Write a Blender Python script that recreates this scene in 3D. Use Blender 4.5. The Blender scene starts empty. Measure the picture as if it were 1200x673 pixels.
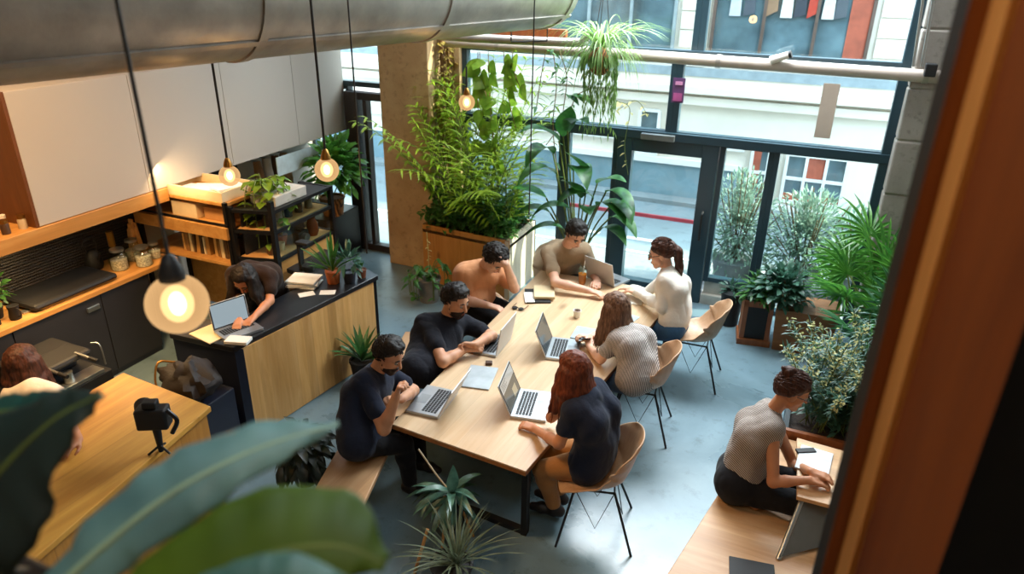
import bpy, bmesh, math, random
import numpy as np
from math import sin, cos, pi, radians, sqrt, atan2
from mathutils import Vector, Matrix, Euler, noise

SC = bpy.context.scene
COL = SC.collection
random.seed(7)

# ------------------------------------------------------------------ camera
CAM_H = 3.9
FPX = 830.0
_pi, _ro, _ya = radians(24.4), radians(0.9), radians(23.2)
def _basis():
    f = Vector((0, cos(_pi), -sin(_pi))); u = Vector((0, sin(_pi), cos(_pi))); r = Vector((1, 0, 0))
    rr = r * cos(_ro) + u * sin(_ro); uu = u * cos(_ro) - r * sin(_ro)
    Z = Matrix.Rotation(_ya, 3, 'Z')
    return Z @ rr, Z @ uu, Z @ f
CR, CU, CF = _basis()
CAM = Vector((0, 0, CAM_H))
def ray(x, y):
    return CR * ((x - 600) / FPX) - CU * ((y - 336.5) / FPX) + CF
def atz(x, y, z):
    d = ray(x, y); return CAM + d * ((z - CAM_H) / d.z)
def atx(x, y, X):
    d = ray(x, y); return CAM + d * (X / d.x)
def aty(x, y, Y):
    d = ray(x, y); return CAM + d * (Y / d.y)
def atd(x, y, D):
    return CAM + ray(x, y) * D

cd = bpy.data.cameras.new('camera'); camo = bpy.data.objects.new('camera', cd); COL.objects.link(camo)
M = Matrix.Identity(4)
for i in range(3):
    M[i][0], M[i][1], M[i][2], M[i][3] = CR[i], CU[i], -CF[i], CAM[i]
camo.matrix_world = M
cd.sensor_width = 36; cd.lens = FPX / 1200 * 36
cd.clip_start = 0.05; cd.clip_end = 200
cd.dof.use_dof = True; cd.dof.focus_distance = 5.4; cd.dof.aperture_fstop = 1.7
SC.camera = camo

# ------------------------------------------------------------------ colours and materials
def lin(h):
    h = h.lstrip('#'); v = [int(h[i:i + 2], 16) / 255 for i in (0, 2, 4)]
    return tuple((c / 12.92 if c <= .04045 else ((c + .055) / 1.055) ** 2.4) for c in v) + (1,)
MATS = {}
def _new(name):
    m = bpy.data.materials.new(name); m.use_nodes = True
    nt = m.node_tree; b = nt.nodes['Principled BSDF']
    MATS[name] = m
    return m, nt, b
def _tc(nt, scale=(1, 1, 1), rot=(0, 0, 0)):
    tc = nt.nodes.new('ShaderNodeTexCoord'); mp = nt.nodes.new('ShaderNodeMapping')
    mp.inputs['Scale'].default_value = scale; mp.inputs['Rotation'].default_value = rot
    nt.links.new(tc.outputs['Object'], mp.inputs['Vector'])
    return mp.outputs['Vector']
def _noise(nt, vec, scale, detail=4, rough=.55, dist=0):
    n = nt.nodes.new('ShaderNodeTexNoise'); n.inputs['Scale'].default_value = scale
    n.inputs['Detail'].default_value = detail; n.inputs['Roughness'].default_value = rough
    n.inputs['Distortion'].default_value = dist
    nt.links.new(vec, n.inputs['Vector']); return n.outputs['Fac']
def _ramp(nt, fac, stops):
    r = nt.nodes.new('ShaderNodeValToRGB'); e = r.color_ramp.elements
    while len(e) < len(stops): e.new(.5)
    for i, (p, c) in enumerate(stops): e[i].position = p; e[i].color = c
    nt.links.new(fac, r.inputs['Fac']); return r.outputs['Color']
def _mix(nt, fac, a, b, mode='MIX'):
    m = nt.nodes.new('ShaderNodeMix'); m.data_type = 'RGBA'; m.blend_type = mode
    for s, v in ((m.inputs[0], fac), (m.inputs[6], a), (m.inputs[7], b)):
        if hasattr(v, 'links'): nt.links.new(v, s)
        else: s.default_value = v
    return m.outputs[2]
def _bump(nt, b, h, strength=.2, dist=.01):
    n = nt.nodes.new('ShaderNodeBump'); n.inputs['Strength'].default_value = strength; n.inputs['Distance'].default_value = dist
    nt.links.new(h, n.inputs['Height']); nt.links.new(n.outputs['Normal'], b.inputs['Normal'])
def plain(name, c, rough=.5, metal=0, var=.12, vscale=6, bump=0, bscale=40, spec=.5, aniso=(1, 1, 1)):
    if name in MATS: return MATS[name]
    m, nt, b = _new(name)
    v = _tc(nt, aniso); c = lin(c)
    f = _noise(nt, v, vscale)
    d = tuple(x * (1 - var * 1.6) for x in c[:3]) + (1,); l = tuple(min(1, x * (1 + var)) for x in c[:3]) + (1,)
    nt.links.new(_ramp(nt, f, [(.3, d), (.7, l)]), b.inputs['Base Color'])
    b.inputs['Roughness'].default_value = rough; b.inputs['Metallic'].default_value = metal
    b.inputs['Specular IOR Level'].default_value = spec
    if bump: _bump(nt, b, _noise(nt, v, bscale), bump)
    return m
def wood(name, c1, c2, axis='Y', rough=.45, plank=0, scale=1.0, seam=.5, knots=True):
    if name in MATS: return MATS[name]
    m, nt, b = _new(name)
    k = {'X': (.09, 1, 1), 'Y': (1, .09, 1), 'Z': (1, 1, .09)}[axis]
    v = _tc(nt, k)
    g = _noise(nt, v, 14 * scale, 6, .62, .6); g2 = _noise(nt, v, 3.2 * scale, 3, .5, 1.2)
    a, c = lin(c1), lin(c2)
    mid = tuple((p + q) / 2 for p, q in zip(a, c))
    dk = tuple(x * .72 for x in c[:3]) + (1,)
    base = _ramp(nt, g, [(.28, dk), (.45, c), (.58, mid), (.75, a)])
    base = _mix(nt, .45, base, _ramp(nt, g2, [(.3, c), (.7, a)]))
    if knots:
        kv = _tc(nt, {'X': (.45, 1, 1), 'Y': (1, .45, 1), 'Z': (1, 1, .45)}[axis])
        vo = nt.nodes.new('ShaderNodeTexVoronoi'); vo.inputs['Scale'].default_value = 2.3 * scale
        nt.links.new(kv, vo.inputs['Vector'])
        base = _mix(nt, _ramp(nt, vo.outputs['Distance'], [(.03, (.75, .75, .75, 1)), (.085, (0, 0, 0, 1))]), base, tuple(x * .35 for x in c[:3]) + (1,))
    if plank:
        sep = nt.nodes.new('ShaderNodeSeparateXYZ'); nt.links.new(_tc(nt), sep.inputs[0])
        ax = {'Y': 0, 'X': 1, 'Z': 0}[axis]
        src = sep.outputs[ax]
        if axis == 'Z':
            ad = nt.nodes.new('ShaderNodeMath'); ad.operation = 'ADD'
            nt.links.new(sep.outputs[0], ad.inputs[0]); nt.links.new(sep.outputs[1], ad.inputs[1]); src = ad.outputs[0]
        dv = nt.nodes.new('ShaderNodeMath'); dv.operation = 'DIVIDE'; dv.inputs[1].default_value = plank; nt.links.new(src, dv.inputs[0])
        fl = nt.nodes.new('ShaderNodeMath'); fl.operation = 'FLOOR'; nt.links.new(dv.outputs[0], fl.inputs[0])
        wn = nt.nodes.new('ShaderNodeTexWhiteNoise'); wn.noise_dimensions = '1D'; nt.links.new(fl.outputs[0], wn.inputs['W'])
        sh = _ramp(nt, wn.outputs['Value'], [(0, (.8, .77, .74, 1)), (1, (1.12, 1.1, 1.06, 1))])
        base = _mix(nt, seam, base, sh, 'MULTIPLY') if seam < 1 else _mix(nt, 1.0, base, sh, 'MULTIPLY')
        fr = nt.nodes.new('ShaderNodeMath'); fr.operation = 'FRACT'; nt.links.new(dv.outputs[0], fr.inputs[0])
        base = _mix(nt, _ramp(nt, fr.outputs[0], [(0, (.7, .7, .7, 1)), (.03, (0, 0, 0, 1))]), base, dk)
    nt.links.new(base, b.inputs['Base Color'])
    b.inputs['Roughness'].default_value = rough
    _bump(nt, b, g, .12, .004)
    return m
def concrete(name, c1, c2, rough=.6, scale=1.0, bump=.25, spec=.5):
    if name in MATS: return MATS[name]
    m, nt, b = _new(name); v = _tc(nt)
    f1 = _noise(nt, v, 1.3 * scale, 6, .6, .4); f2 = _noise(nt, v, 9 * scale, 6, .7)
    base = _ramp(nt, f1, [(.3, lin(c2)), (.68, lin(c1))])
    d = lin(c2); dd = tuple(x * .55 for x in d[:3]) + (1,)
    base = _mix(nt, _ramp(nt, f2, [(.3, (.6, .6, .6, 1)), (.46, (0, 0, 0, 1))]), base, dd)
    nt.links.new(base, b.inputs['Base Color'])
    rr = _ramp(nt, f1, [(.3, (rough - .12,) * 3 + (1,)), (.7, (rough + .08,) * 3 + (1,))])
    nt.links.new(rr, b.inputs['Roughness']); b.inputs['Specular IOR Level'].default_value = spec
    _bump(nt, b, f2, bump, .01)
    return m
def emit(name, c, s):
    m, nt, b = _new(name)
    b.inputs['Base Color'].default_value = lin(c); b.inputs['Emission Color'].default_value = lin(c); b.inputs['Emission Strength'].default_value = s
    return m
def glass(name, tint='#f4fbfb', refl=.06, rough=0.0):
    if name in MATS: return MATS[name]
    m, nt, b = _new(name); nt.nodes.remove(b)
    out = nt.nodes['Material Output']
    t = nt.nodes.new('ShaderNodeBsdfTransparent'); t.inputs[0].default_value = lin(tint)
    g = nt.nodes.new('ShaderNodeBsdfGlossy'); g.inputs['Roughness'].default_value = rough
    lw = nt.nodes.new('ShaderNodeLayerWeight'); lw.inputs['Blend'].default_value = .5
    pw = nt.nodes.new('ShaderNodeMath'); pw.operation = 'POWER'; pw.inputs[1].default_value = 4; nt.links.new(lw.outputs['Facing'], pw.inputs[0])
    fr = nt.nodes.new('ShaderNodeMath'); fr.operation = 'MULTIPLY_ADD'; fr.inputs[1].default_value = .45; fr.inputs[2].default_value = refl * .5; nt.links.new(pw.outputs[0], fr.inputs[0])
    mx = nt.nodes.new('ShaderNodeMixShader')
    nt.links.new(fr.outputs[0], mx.inputs[0]); nt.links.new(t.outputs[0], mx.inputs[1]); nt.links.new(g.outputs[0], mx.inputs[2])
    nt.links.new(mx.outputs[0], out.inputs['Surface'])
    return m
def leafmat(name, c1, c2, rough=.4, trans=.35, stripe=None, scale=9):
    if name in MATS: return MATS[name]
    m, nt, b = _new(name); out = nt.nodes['Material Output']
    v = _tc(nt); f = _noise(nt, v, scale, 3)
    base = _ramp(nt, f, [(.32, lin(c2)), (.66, lin(c1))])
    nt.links.new(base, b.inputs['Base Color']); b.inputs['Roughness'].default_value = rough
    tr = nt.nodes.new('ShaderNodeBsdfTranslucent'); nt.links.new(base, tr.inputs['Color'])
    mx = nt.nodes.new('ShaderNodeMixShader'); mx.inputs[0].default_value = trans
    nt.links.new(b.outputs[0], mx.inputs[1]); nt.links.new(tr.outputs[0], mx.inputs[2]); nt.links.new(mx.outputs[0], out.inputs['Surface'])
    return m
def fabric(name, c, var=.15, stripes=None, rough=.9):
    if name in MATS: return MATS[name]
    m, nt, b = _new(name); v = _tc(nt)
    c = lin(c); d = tuple(x * (1 - var) for x in c[:3]) + (1,)
    base = _ramp(nt, _noise(nt, v, 7), [(.3, d), (.7, c)])
    if stripes:
        col, sc, axis = stripes
        w = nt.nodes.new('ShaderNodeTexWave'); w.bands_direction = axis; w.inputs['Scale'].default_value = sc; w.inputs['Distortion'].default_value = .6
        w.inputs['Detail'].default_value = 1
        nt.links.new(v, w.inputs['Vector'])
        base = _mix(nt, _ramp(nt, w.outputs['Fac'], [(.45, (0, 0, 0, 1)), (.6, (1, 1, 1, 1))]), base, lin(col))
    nt.links.new(base, b.inputs['Base Color']); b.inputs['Roughness'].default_value = rough
    b.inputs['Sheen Weight'].default_value = .08; b.inputs['Specular IOR Level'].default_value = .25
    _bump(nt, b, _noise(nt, v, 16, 3), .35, .02)
    return m
def skin(name, c):
    if name in MATS: return MATS[name]
    m, nt, b = _new(name); v = _tc(nt); c = lin(c)
    d = (c[0] * .9, c[1] * .82, c[2] * .8, 1)
    nt.links.new(_ramp(nt, _noise(nt, v, 9), [(.3, d), (.7, c)]), b.inputs['Base Color'])
    b.inputs['Roughness'].default_value = .55
    b.inputs['Subsurface Weight'].default_value = .08; b.inputs['Subsurface Radius'].default_value = (.02, .008, .004)
    return m
def hairmat(name, c1, c2, scale=60):
    if name in MATS: return MATS[name]
    m, nt, b = _new(name); v = _tc(nt, (1, 1, .12))
    f = _noise(nt, v, scale, 3)
    nt.links.new(_ramp(nt, f, [(.35, lin(c2)), (.7, lin(c1))]), b.inputs['Base Color'])
    b.inputs['Roughness'].default_value = .55; b.inputs['Specular IOR Level'].default_value = .3; _bump(nt, b, f, .5, .01)
    return m

# ------------------------------------------------------------------ objects
def props(o, label=None, cat=None, group=None, kind=None):
    if label: o['label'] = label
    if cat: o['category'] = cat
    if group: o['group'] = group
    if kind: o['kind'] = kind
    return o
def thing(name, label, cat, loc=(0, 0, 0), rz=0, group=None):
    o = bpy.data.objects.new(name, None); COL.objects.link(o)
    o.location = loc; o.rotation_euler = (0, 0, rz); o.empty_display_size = .1
    return props(o, label, cat, group)
def wloc(p):
    """World matrix of a thing or a part from its own transforms (no depsgraph update needed)."""
    m = Matrix.LocRotScale(p.location, p.rotation_euler, p.scale)
    return wloc(p.parent) @ m if p.parent else m
def dup(root, loc, rz=0, label=None, group=None):
    r = root.copy(); COL.objects.link(r); r.location = loc; r.rotation_euler = (0, 0, rz)
    if label: r['label'] = label
    if group: r['group'] = group
    for ch in list(root.children):
        c = ch.copy(); COL.objects.link(c); c.parent = r
        for g in list(ch.children):
            d = g.copy(); COL.objects.link(d); d.parent = c
    return r

class MB:
    """Collects shapes as one mesh, in world coordinates (or the thing's own when the thing sits at the origin)."""
    def __init__(s): s.v = []; s.f = []; s.mi = []; s.m = 0
    def add(s, vs, fs):
        n = len(s.v); s.v += [tuple(p) for p in vs]; s.f += [tuple(i + n for i in q) for q in fs]; s.mi += [s.m] * len(fs); return s
    def box(s, x0, x1, y0, y1, z0, z1, M=None):
        p = [Vector((x, y, z)) for z in (z0, z1) for y in (y0, y1) for x in (x0, x1)]
        if M is not None: p = [M @ q for q in p]
        return s.add(p, [(0, 2, 3, 1), (4, 5, 7, 6), (0, 1, 5, 4), (2, 6, 7, 3), (0, 4, 6, 2), (1, 3, 7, 5)])
    def beam(s, a, b, w, h, up=(0, 0, 1)):
        a, b = Vector(a), Vector(b); d = (b - a); L = d.length; d.normalize()
        up = Vector(up); x = d.cross(up)
        if x.length < 1e-4: x = d.cross(Vector((1, 0, 0)))
        x.normalize(); z = x.cross(d)
        Mx = Matrix((( x.x, d.x, z.x, a.x), (x.y, d.y, z.y, a.y), (x.z, d.z, z.z, a.z), (0, 0, 0, 1)))
        return s.box(-w / 2, w / 2, 0, L, -h / 2, h / 2, Mx)
    def prism(s, poly, z0, z1):
        n = len(poly); vs = [(p[0], p[1], z0) for p in poly] + [(p[0], p[1], z1) for p in poly]
        fs = [tuple(range(n))[::-1], tuple(range(n, 2 * n))] + [(i, (i + 1) % n, n + (i + 1) % n, n + i) for i in range(n)]
        return s.add(vs, fs)
    def tube(s, pts, r, n=8, cap=True, flat=1.0):
        pts = [Vector(p) for p in pts]; k = len(pts)
        rs = r if isinstance(r, (list, tuple)) else [r] * k
        vs = []; prev = None
        for i, p in enumerate(pts):
            t = (pts[min(i + 1, k - 1)] - pts[max(i - 1, 0)])
            t = t.normalized() if t.length > 1e-9 else Vector((0, 0, 1))
            if prev is None:
                a = t.orthogonal().normalized()
            else:
                a = prev - t * prev.dot(t); a = a.normalized() if a.length > 1e-6 else t.orthogonal().normalized()
            prev = a; b = t.cross(a)
            for j in range(n):
                th = 2 * pi * j / n; vs.append(p + a * (cos(th) * rs[i]) + b * (sin(th) * rs[i] * flat))
        fs = [(i * n + j, i * n + (j + 1) % n, (i + 1) * n + (j + 1) % n, (i + 1) * n + j) for i in range(k - 1) for j in range(n)]
        if cap: fs += [tuple(range(n))[::-1], tuple((k - 1) * n + j for j in range(n))]
        return s.add(vs, fs)
    def lathe(s, prof, c=(0, 0, 0), n=24, M=None, cap=True):
        c = Vector(c); vs = []
        for (r, z) in prof:
            for j in range(n):
                th = 2 * pi * j / n; q = Vector((r * cos(th), r * sin(th), z))
                if M is not None: q = M @ q
                vs.append(c + q)
        k = len(prof)
        fs = [(i * n + j, i * n + (j + 1) % n, (i + 1) * n + (j + 1) % n, (i + 1) * n + j) for i in range(k - 1) for j in range(n)]
        if cap:
            if prof[0][0] > 1e-6: fs.append(tuple(range(n))[::-1])
            if prof[-1][0] > 1e-6: fs.append(tuple((k - 1) * n + j for j in range(n)))
        return s.add(vs, fs)
    def ball(s, c, r, n=16, m=10, M=None):
        if not isinstance(r, (tuple, list)): r = (r, r, r)
        c = Vector(c); vs = []; fs = []
        for i in range(m + 1):
            ph = -pi / 2 + pi * i / m
            for j in range(n):
                th = 2 * pi * j / n
                q = Vector((r[0] * cos(ph) * cos(th), r[1] * cos(ph) * sin(th), r[2] * sin(ph)))
                if M is not None: q = M @ q
                vs.append(c + q)
        for i in range(m):
            for j in range(n): fs.append((i * n + j, i * n + (j + 1) % n, (i + 1) * n + (j + 1) % n, (i + 1) * n + j))
        return s.add(vs, fs)
    def build(s, name, mats, parent=None, smooth=False, bevel=0, label=None, cat=None, group=None, kind=None, solid=0, sub=0, loc=None, angle=35):
        me = bpy.data.meshes.new(name)
        V3 = np.array(s.v, dtype=float)
        o = bpy.data.objects.new(name, me); COL.objects.link(o)
        if parent is not None:
            inv = np.array(wloc(parent).inverted()); V3 = V3 @ inv[:3, :3].T + inv[:3, 3]; o.parent = parent
        elif cat or kind or label:
            if loc is None: lo, hi = V3.min(0), V3.max(0); loc = ((lo[0] + hi[0]) / 2, (lo[1] + hi[1]) / 2, lo[2])
            V3 = V3 - np.array(loc); o.location = loc
        me.from_pydata(V3.tolist(), [], s.f)
        for m in (mats if isinstance(mats, (list, tuple)) else [mats]): me.materials.append(m)
        if isinstance(mats, (list, tuple)) and len(mats) > 1: me.polygons.foreach_set('material_index', s.mi)
        bm = bmesh.new(); bm.from_mesh(me); bmesh.ops.remove_doubles(bm, verts=bm.verts, dist=1e-6)
        bmesh.ops.recalc_face_normals(bm, faces=bm.faces); bm.to_mesh(me); bm.free()
        if smooth:
            me.polygons.foreach_set('use_smooth', [True] * len(me.polygons))
            try: me.set_sharp_from_angle(angle=radians(angle))
            except Exception: pass
        if solid:
            md = o.modifiers.new('solid', 'SOLIDIFY'); md.thickness = solid; md.offset = 0
        if bevel:
            md = o.modifiers.new('bevel', 'BEVEL'); md.width = bevel; md.segments = 2; md.limit_method = 'ANGLE'; md.angle_limit = radians(40)
        if sub:
            md = o.modifiers.new('sub', 'SUBSURF'); md.levels = sub; md.render_levels = sub
        return props(o, label, cat, group, kind)

def curve(pts, n=12):
    """Catmull-Rom through pts."""
    P = [Vector(p) for p in pts]; P = [P[0] * 2 - P[1]] + P + [P[-1] * 2 - P[-2]]; out = []
    for i in range(1, len(P) - 2):
        for k in range(n):
            t = k / n
            out.append(.5 * ((2 * P[i]) + (P[i + 1] - P[i - 1]) * t + (2 * P[i - 1] - 5 * P[i] + 4 * P[i + 1] - P[i + 2]) * t * t + (3 * P[i] - P[i - 1] - 3 * P[i + 1] + P[i + 2]) * t ** 3))
    out.append(P[-2]); return out
# ------------------------------------------------------------------ lights and exposure
SC.view_settings.view_transform = 'Standard'; SC.view_settings.look = 'None'
SC.view_settings.exposure = 0.52; SC.view_settings.gamma = 1.0; SC.view_settings.use_curve_mapping = False
SC.cycles.use_denoising = True
try: SC.cycles.denoiser = 'OPENIMAGEDENOISE'
except Exception: pass
SC.cycles.max_bounces = 8; SC.cycles.transparent_max_bounces = 12; SC.cycles.sample_clamp_indirect = 6
SC.cycles.caustics_reflective = False; SC.cycles.caustics_refractive = False
w = bpy.data.worlds.new('sky'); SC.world = w; w.use_nodes = True
nt = w.node_tree; bg = nt.nodes['Background']
sk = nt.nodes.new('ShaderNodeTexSky'); sk.sky_type = 'NISHITA'; sk.sun_disc = False; sk.sun_elevation = radians(42); sk.sun_rotation = radians(70); sk.altitude = 50; sk.air_density = 1.0; sk.dust_density = 2.5
mx = nt.nodes.new('ShaderNodeMix'); mx.data_type = 'RGBA'; mx.inputs[0].default_value = .55
nt.links.new(sk.outputs[0], mx.inputs[6]); mx.inputs[7].default_value = (4.0, 4.5, 5.0, 1)
nt.links.new(mx.outputs[2], bg.inputs['Color']); bg.inputs['Strength'].default_value = 1.15

def area(name, loc, target, sx, sy, power, color, spread=180):
    l = bpy.data.lights.new(name, 'AREA'); l.shape = 'RECTANGLE'; l.size = sx; l.size_y = sy; l.energy = power; l.color = color; l.spread = radians(spread)
    o = bpy.data.objects.new(name, l); COL.objects.link(o); o.location = loc
    o.rotation_euler = (Vector(target) - Vector(loc)).to_track_quat('-Z', 'Y').to_euler(); return o
def point(name, loc, power, color, r=.05):
    l = bpy.data.lights.new(name, 'POINT'); l.energy = power; l.color = color; l.shadow_soft_size = r
    o = bpy.data.objects.new(name, l); COL.objects.link(o); o.location = loc; return o
sl = bpy.data.lights.new('sun', 'SUN'); sl.energy = 12.0; sl.color = (1, .86, .66); sl.angle = radians(1.0)
so = bpy.data.objects.new('sun', sl); COL.objects.link(so)
so.rotation_euler = Vector((-.82, -.27, -.55)).to_track_quat('-Z', 'Y').to_euler()
area('added_daylight_lamp', (-1.6, 8.1, 4.5), (-1.2, 6.0, .3), 5.0, 1.6, 360, (.90, .96, 1.0), 140)  # area lamp added inside the window wall to strengthen the daylight
area('added_overhead_fill', (-.9, 5.4, 5.5), (-1.0, 5.8, 0), 2.2, 2.4, 45, (.80, .92, 1.0))  # added cool fill above the table, the ceiling has no opening
area('added_overhead_fill', (-.6, .9, 5.5), (-.7, 1.1, 3), .9, .9, 9, (.72, .90, 1.0), 90)  # small added fill overhead for the leaves near the camera
area('added_kitchen_fill', (-4.5, 2.7, 5.4), (-4.6, 3.0, 0.8), .8, .8, 120, (1, .58, .25), 110)  # added warm fill over the kitchen side
point('added_post_fill', (-.15, -.30, 4.6), 24, (1, .62, .30), .12)  # added warm point light behind the camera, brightens the post

# ------------------------------------------------------------------ setting
YW = 8.55
m_floor = concrete('floor_concrete', '#6f8792', '#52676f', rough=.34, scale=.8, bump=.1, spec=.6)
m_conc = concrete('raw_concrete', '#9a948c', '#7b756e', rough=.8, scale=1.5, bump=.5)
m_conc2 = concrete('column_concrete', '#c4a67e', '#a8865c', rough=.8, scale=1.6, bump=.4)
m_plaster = plain('plaster', '#b9b2a6', .9, var=.06)
m_frame = plain('window_frame_paint', '#253d48', .35, var=.05)
m_dark = plain('dark_steel', '#17181b', .4, metal=.3, var=.08)
m_black = plain('matt_black', '#0e0e10', .6, var=.1)
m_glass = glass('window_glass', '#eef8f8', .05)
def struct(name, mb, m, parent=None, **k): return mb.build(name, m, parent, kind=None if parent else 'structure', **k)

struct('floor', MB().box(-7.2, 2.2, -2.5, YW + .1, -.12, 0), m_floor)
struct('wall_left', MB().box(-6.95, -6.8, -2.5, YW, 0, 5.6), m_plaster)
struct('wall_right', MB().box(1.65, 1.85, -2.5, YW, 0, 5.6), m_conc)
struct('wall_back', MB().box(-6.95, 1.85, -2.6, -2.45, 0, 5.6), m_plaster)
struct('ceiling', MB().box(-7.2, 2.2, -2.6, YW + .1, 5.6, 5.75), m_plaster)
# window wall: pier on the right, lintel high above, column
pier = MB()
for k, (z0, z1, d) in enumerate([(0, .55, 0), (.55, 1.15, .03), (1.15, 1.75, -.01), (1.75, 2.32, .02), (2.32, 2.84, .0), (2.84, 3.4, .03), (3.4, 4.2, 0), (4.2, 5.6, .02)]):
    pier.box(.74, 1.66, YW - .31 - d * .25, YW + .1, z0 + .004, z1)
pier.box(.76, 1.66, YW - .30, YW + .1, 0, 5.6)
struct('wall_window_pier', pier, m_conc, bevel=.02)
struct('wall_window_lintel', MB().box(-7.2, 1.85, YW - .02, YW + .2, 4.6, 5.6), m_plaster)
struct('wall_corner_column', MB().box(-5.30, -4.57, 7.92, YW + .12, 0, 5.6), m_conc2, bevel=.015)
struct('wall_window_jamb', MB().box(-4.57, -4.40, YW - .12, YW + .1, 0, 4.6), m_conc2)
# window frames: each glazed field is a window of its own
def window(n, x0, x1, z0, z1, fw=.07, y=YW, mull=()):
    t = bpy.data.objects.new('window_%d' % n, None); COL.objects.link(t); t.location = (x0, y, z0); t['kind'] = 'structure'
    f = MB()
    f.box(x0, x0 + fw, y - .05, y + .07, z0, z1); f.box(x1 - fw, x1, y - .05, y + .07, z0, z1)
    f.box(x0 + fw, x1 - fw, y - .045, y + .065, z0, z0 + fw); f.box(x0 + fw, x1 - fw, y - .045, y + .065, z1 - fw, z1)
    struct('window_frame', f, m_frame, t, bevel=.004)
    for a in mull: struct('mullion', MB().box(a - .025, a + .025, y - .04, y + .05, z0 + fw, z1 - fw), m_frame, t)
    struct('window_pane', MB().box(x0 + fw * .6, x1 - fw * .6, y + .004, y + .012, z0 + fw * .6, z1 - fw * .6), m_glass, t)
    return t
XR = .74
# ground row: left light, door, sidelight, right light
window(1, -4.40, -2.95, .0, 2.06, mull=())
window(2, -2.95, -2.24, .0, 2.06)
window(3, -1.02, -.42, .30, 2.06, fw=.06)
window(4, -.42, XR, .0, 2.06, fw=.06)
# transom row and upper row
window(5, -4.40, -1.62, 2.06, 2.98)
window(6, -1.62, XR, 2.06, 2.98)
window(7, -4.40, -1.42, 2.98, 4.6)
window(8, -1.42, XR, 2.98, 4.6)
struct('trim_1', MB().box(-4.40, XR, YW - .10, YW + .03, 2.02, 2.12), m_frame, bevel=.006)
struct('trim_2', MB().box(-4.40, XR, YW - .08, YW + .03, 2.95, 3.06), m_frame, bevel=.006)
struct('trim_3', MB().box(XR - .09, XR + .02, YW - .09, YW + .03, 0, 4.6), m_frame, bevel=.006)
struct('trim_4', MB().box(-1.02, -.42, YW - .08, YW + .08, .0, .13).box(-1.0, -.44, YW - .02, YW + .05, .13, .30), plain('pale_sill', '#b9b8b0', .5))
m_white_line = plain('white_edge', '#d8d8d4', .5)
struct('trim_5', MB().box(XR + .02, XR + .05, YW - .12, YW - .02, 0, 4.6), m_white_line)
# glazed entrance door
dr = bpy.data.objects.new('door_1', None); COL.objects.link(dr); dr.location = (-2.22, YW - .03, 0); dr['kind'] = 'structure'
f = MB()
f.box(-2.24, -2.06, YW - .09, YW + .05, 0, 2.03); f.box(-1.22, -1.03, YW - .09, YW + .05, 0, 2.03)
f.box(-2.06, -1.22, YW - .085, YW + .045, 1.86, 2.03); f.box(-2.06, -1.22, YW - .085, YW + .045, 0, .16)
struct('door_frame', f, m_frame, dr, bevel=.006)
struct('door_pane', MB().box(-2.08, -1.2, YW - .02, YW - .008, .14, 1.88), m_glass, dr)
struct('door_handle', MB().tube([(-1.12, YW - .1, .85), (-1.12, YW - .16, .87), (-1.12, YW - .16, 1.2), (-1.12, YW - .1, 1.22)], .014), m_black, dr, smooth=True)
struct('door_closer', MB().box(-1.95, -1.55, YW - .17, YW - .1, 2.03, 2.1), plain('closer_grey', '#7c8488', .35, metal=.6), dr, bevel=.006)
# dark framed glazed door beyond the column, on the left
d2 = bpy.data.objects.new('door_2', None); COL.objects.link(d2); d2.location = (-5.6, 8.3, 0); d2['kind'] = 'structure'
f = MB(); f.box(-6.10, -5.88, 8.22, 8.36, 0, 2.3); f.box(-5.38, -5.30, 8.22, 8.36, 0, 2.3); f.box(-5.88, -5.38, 8.23, 8.35, 2.2, 2.3); f.box(-5.88, -5.38, 8.23, 8.35, 0, .1)
f.box(-5.80, -5.74, 8.23, 8.35, .1, 2.2)
struct('door_frame', f, plain('dark_timber', '#2c2320', .5), d2, bevel=.005)
struct('door_pane', MB().box(-5.88, -5.38, 8.29, 8.30, .1, 2.2), m_glass, d2)
window(9, -6.8, -5.30, 2.35, 3.4, y=8.4)
window(10, -6.8, -6.10, .0, 2.35, y=8.4, fw=.05)

# ------------------------------------------------------------------ outside: pavement, road, facade opposite
struct('street', MB().box(-16, 9, 9.9, 12.6, -.25, -.06), concrete('asphalt', '#78878b', '#636f73', rough=.75, scale=.6, bump=.15))
struct('pavement', MB().box(-16, 9, YW + .1, 9.9, -.25, -.01).box(-16, 9, 12.6, 13.1, -.25, .02), concrete('pavement_stone', '#838c8d', '#6f7878', rough=.8, scale=.6, bump=.1))
struct('road_marking', MB().box(-2.6, -1.9, 10.55, 10.65, -.06, -.055).box(-1.5, -.8, 10.55, 10.65, -.06, -.055).box(-3.7, -3.0, 10.55, 10.65, -.06, -.055).box(-16, 9, 9.86, 9.93, -.02, .0), plain('road_paint', '#e6e6e0', .7))
m_cream = plain('cream_stucco', '#ddd3c4', .9, var=.05, vscale=1.5)
m_white = plain('white_render', '#dcdad4', .9, var=.04, vscale=1.2)
m_tealb = plain('teal_plinth', '#6f8890', .7, var=.12, vscale=2)
m_red = plain('brick_red_panel', '#a5533c', .7, var=.15)
m_pane_out = plain('shop_window_glass', '#5b6f76', .12, var=.35, vscale=1.6, spec=.8)
FY = 13.0
fac = MB()
fac.box(-16, 9, FY, FY + .3, -.1, 5.2)
fac.box(-16, 9, FY - .12, FY, 1.72, 1.86)
fac.box(-16, 9, FY - .2, FY, 1.92, 2.04)
fac.box(-16, 9, FY - .08, FY, 2.04, 2.2)
for x in (-.25, .95):                        # rendered bands beside the upper window
    for k in range(9): fac.box(-2.5 if x < 0 else .56, -2.02 if x < 0 else 3.0, FY - .03, FY, 2.36 + k * .3, 2.64 + k * .3)
struct('wall_street_facade', fac, m_cream)
struct('trim_6', MB().box(-16, 9, FY - .1, FY + .02, 2.2, 2.34), plain('ledge_blue_grey', '#8f9ba0', .7))
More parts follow.
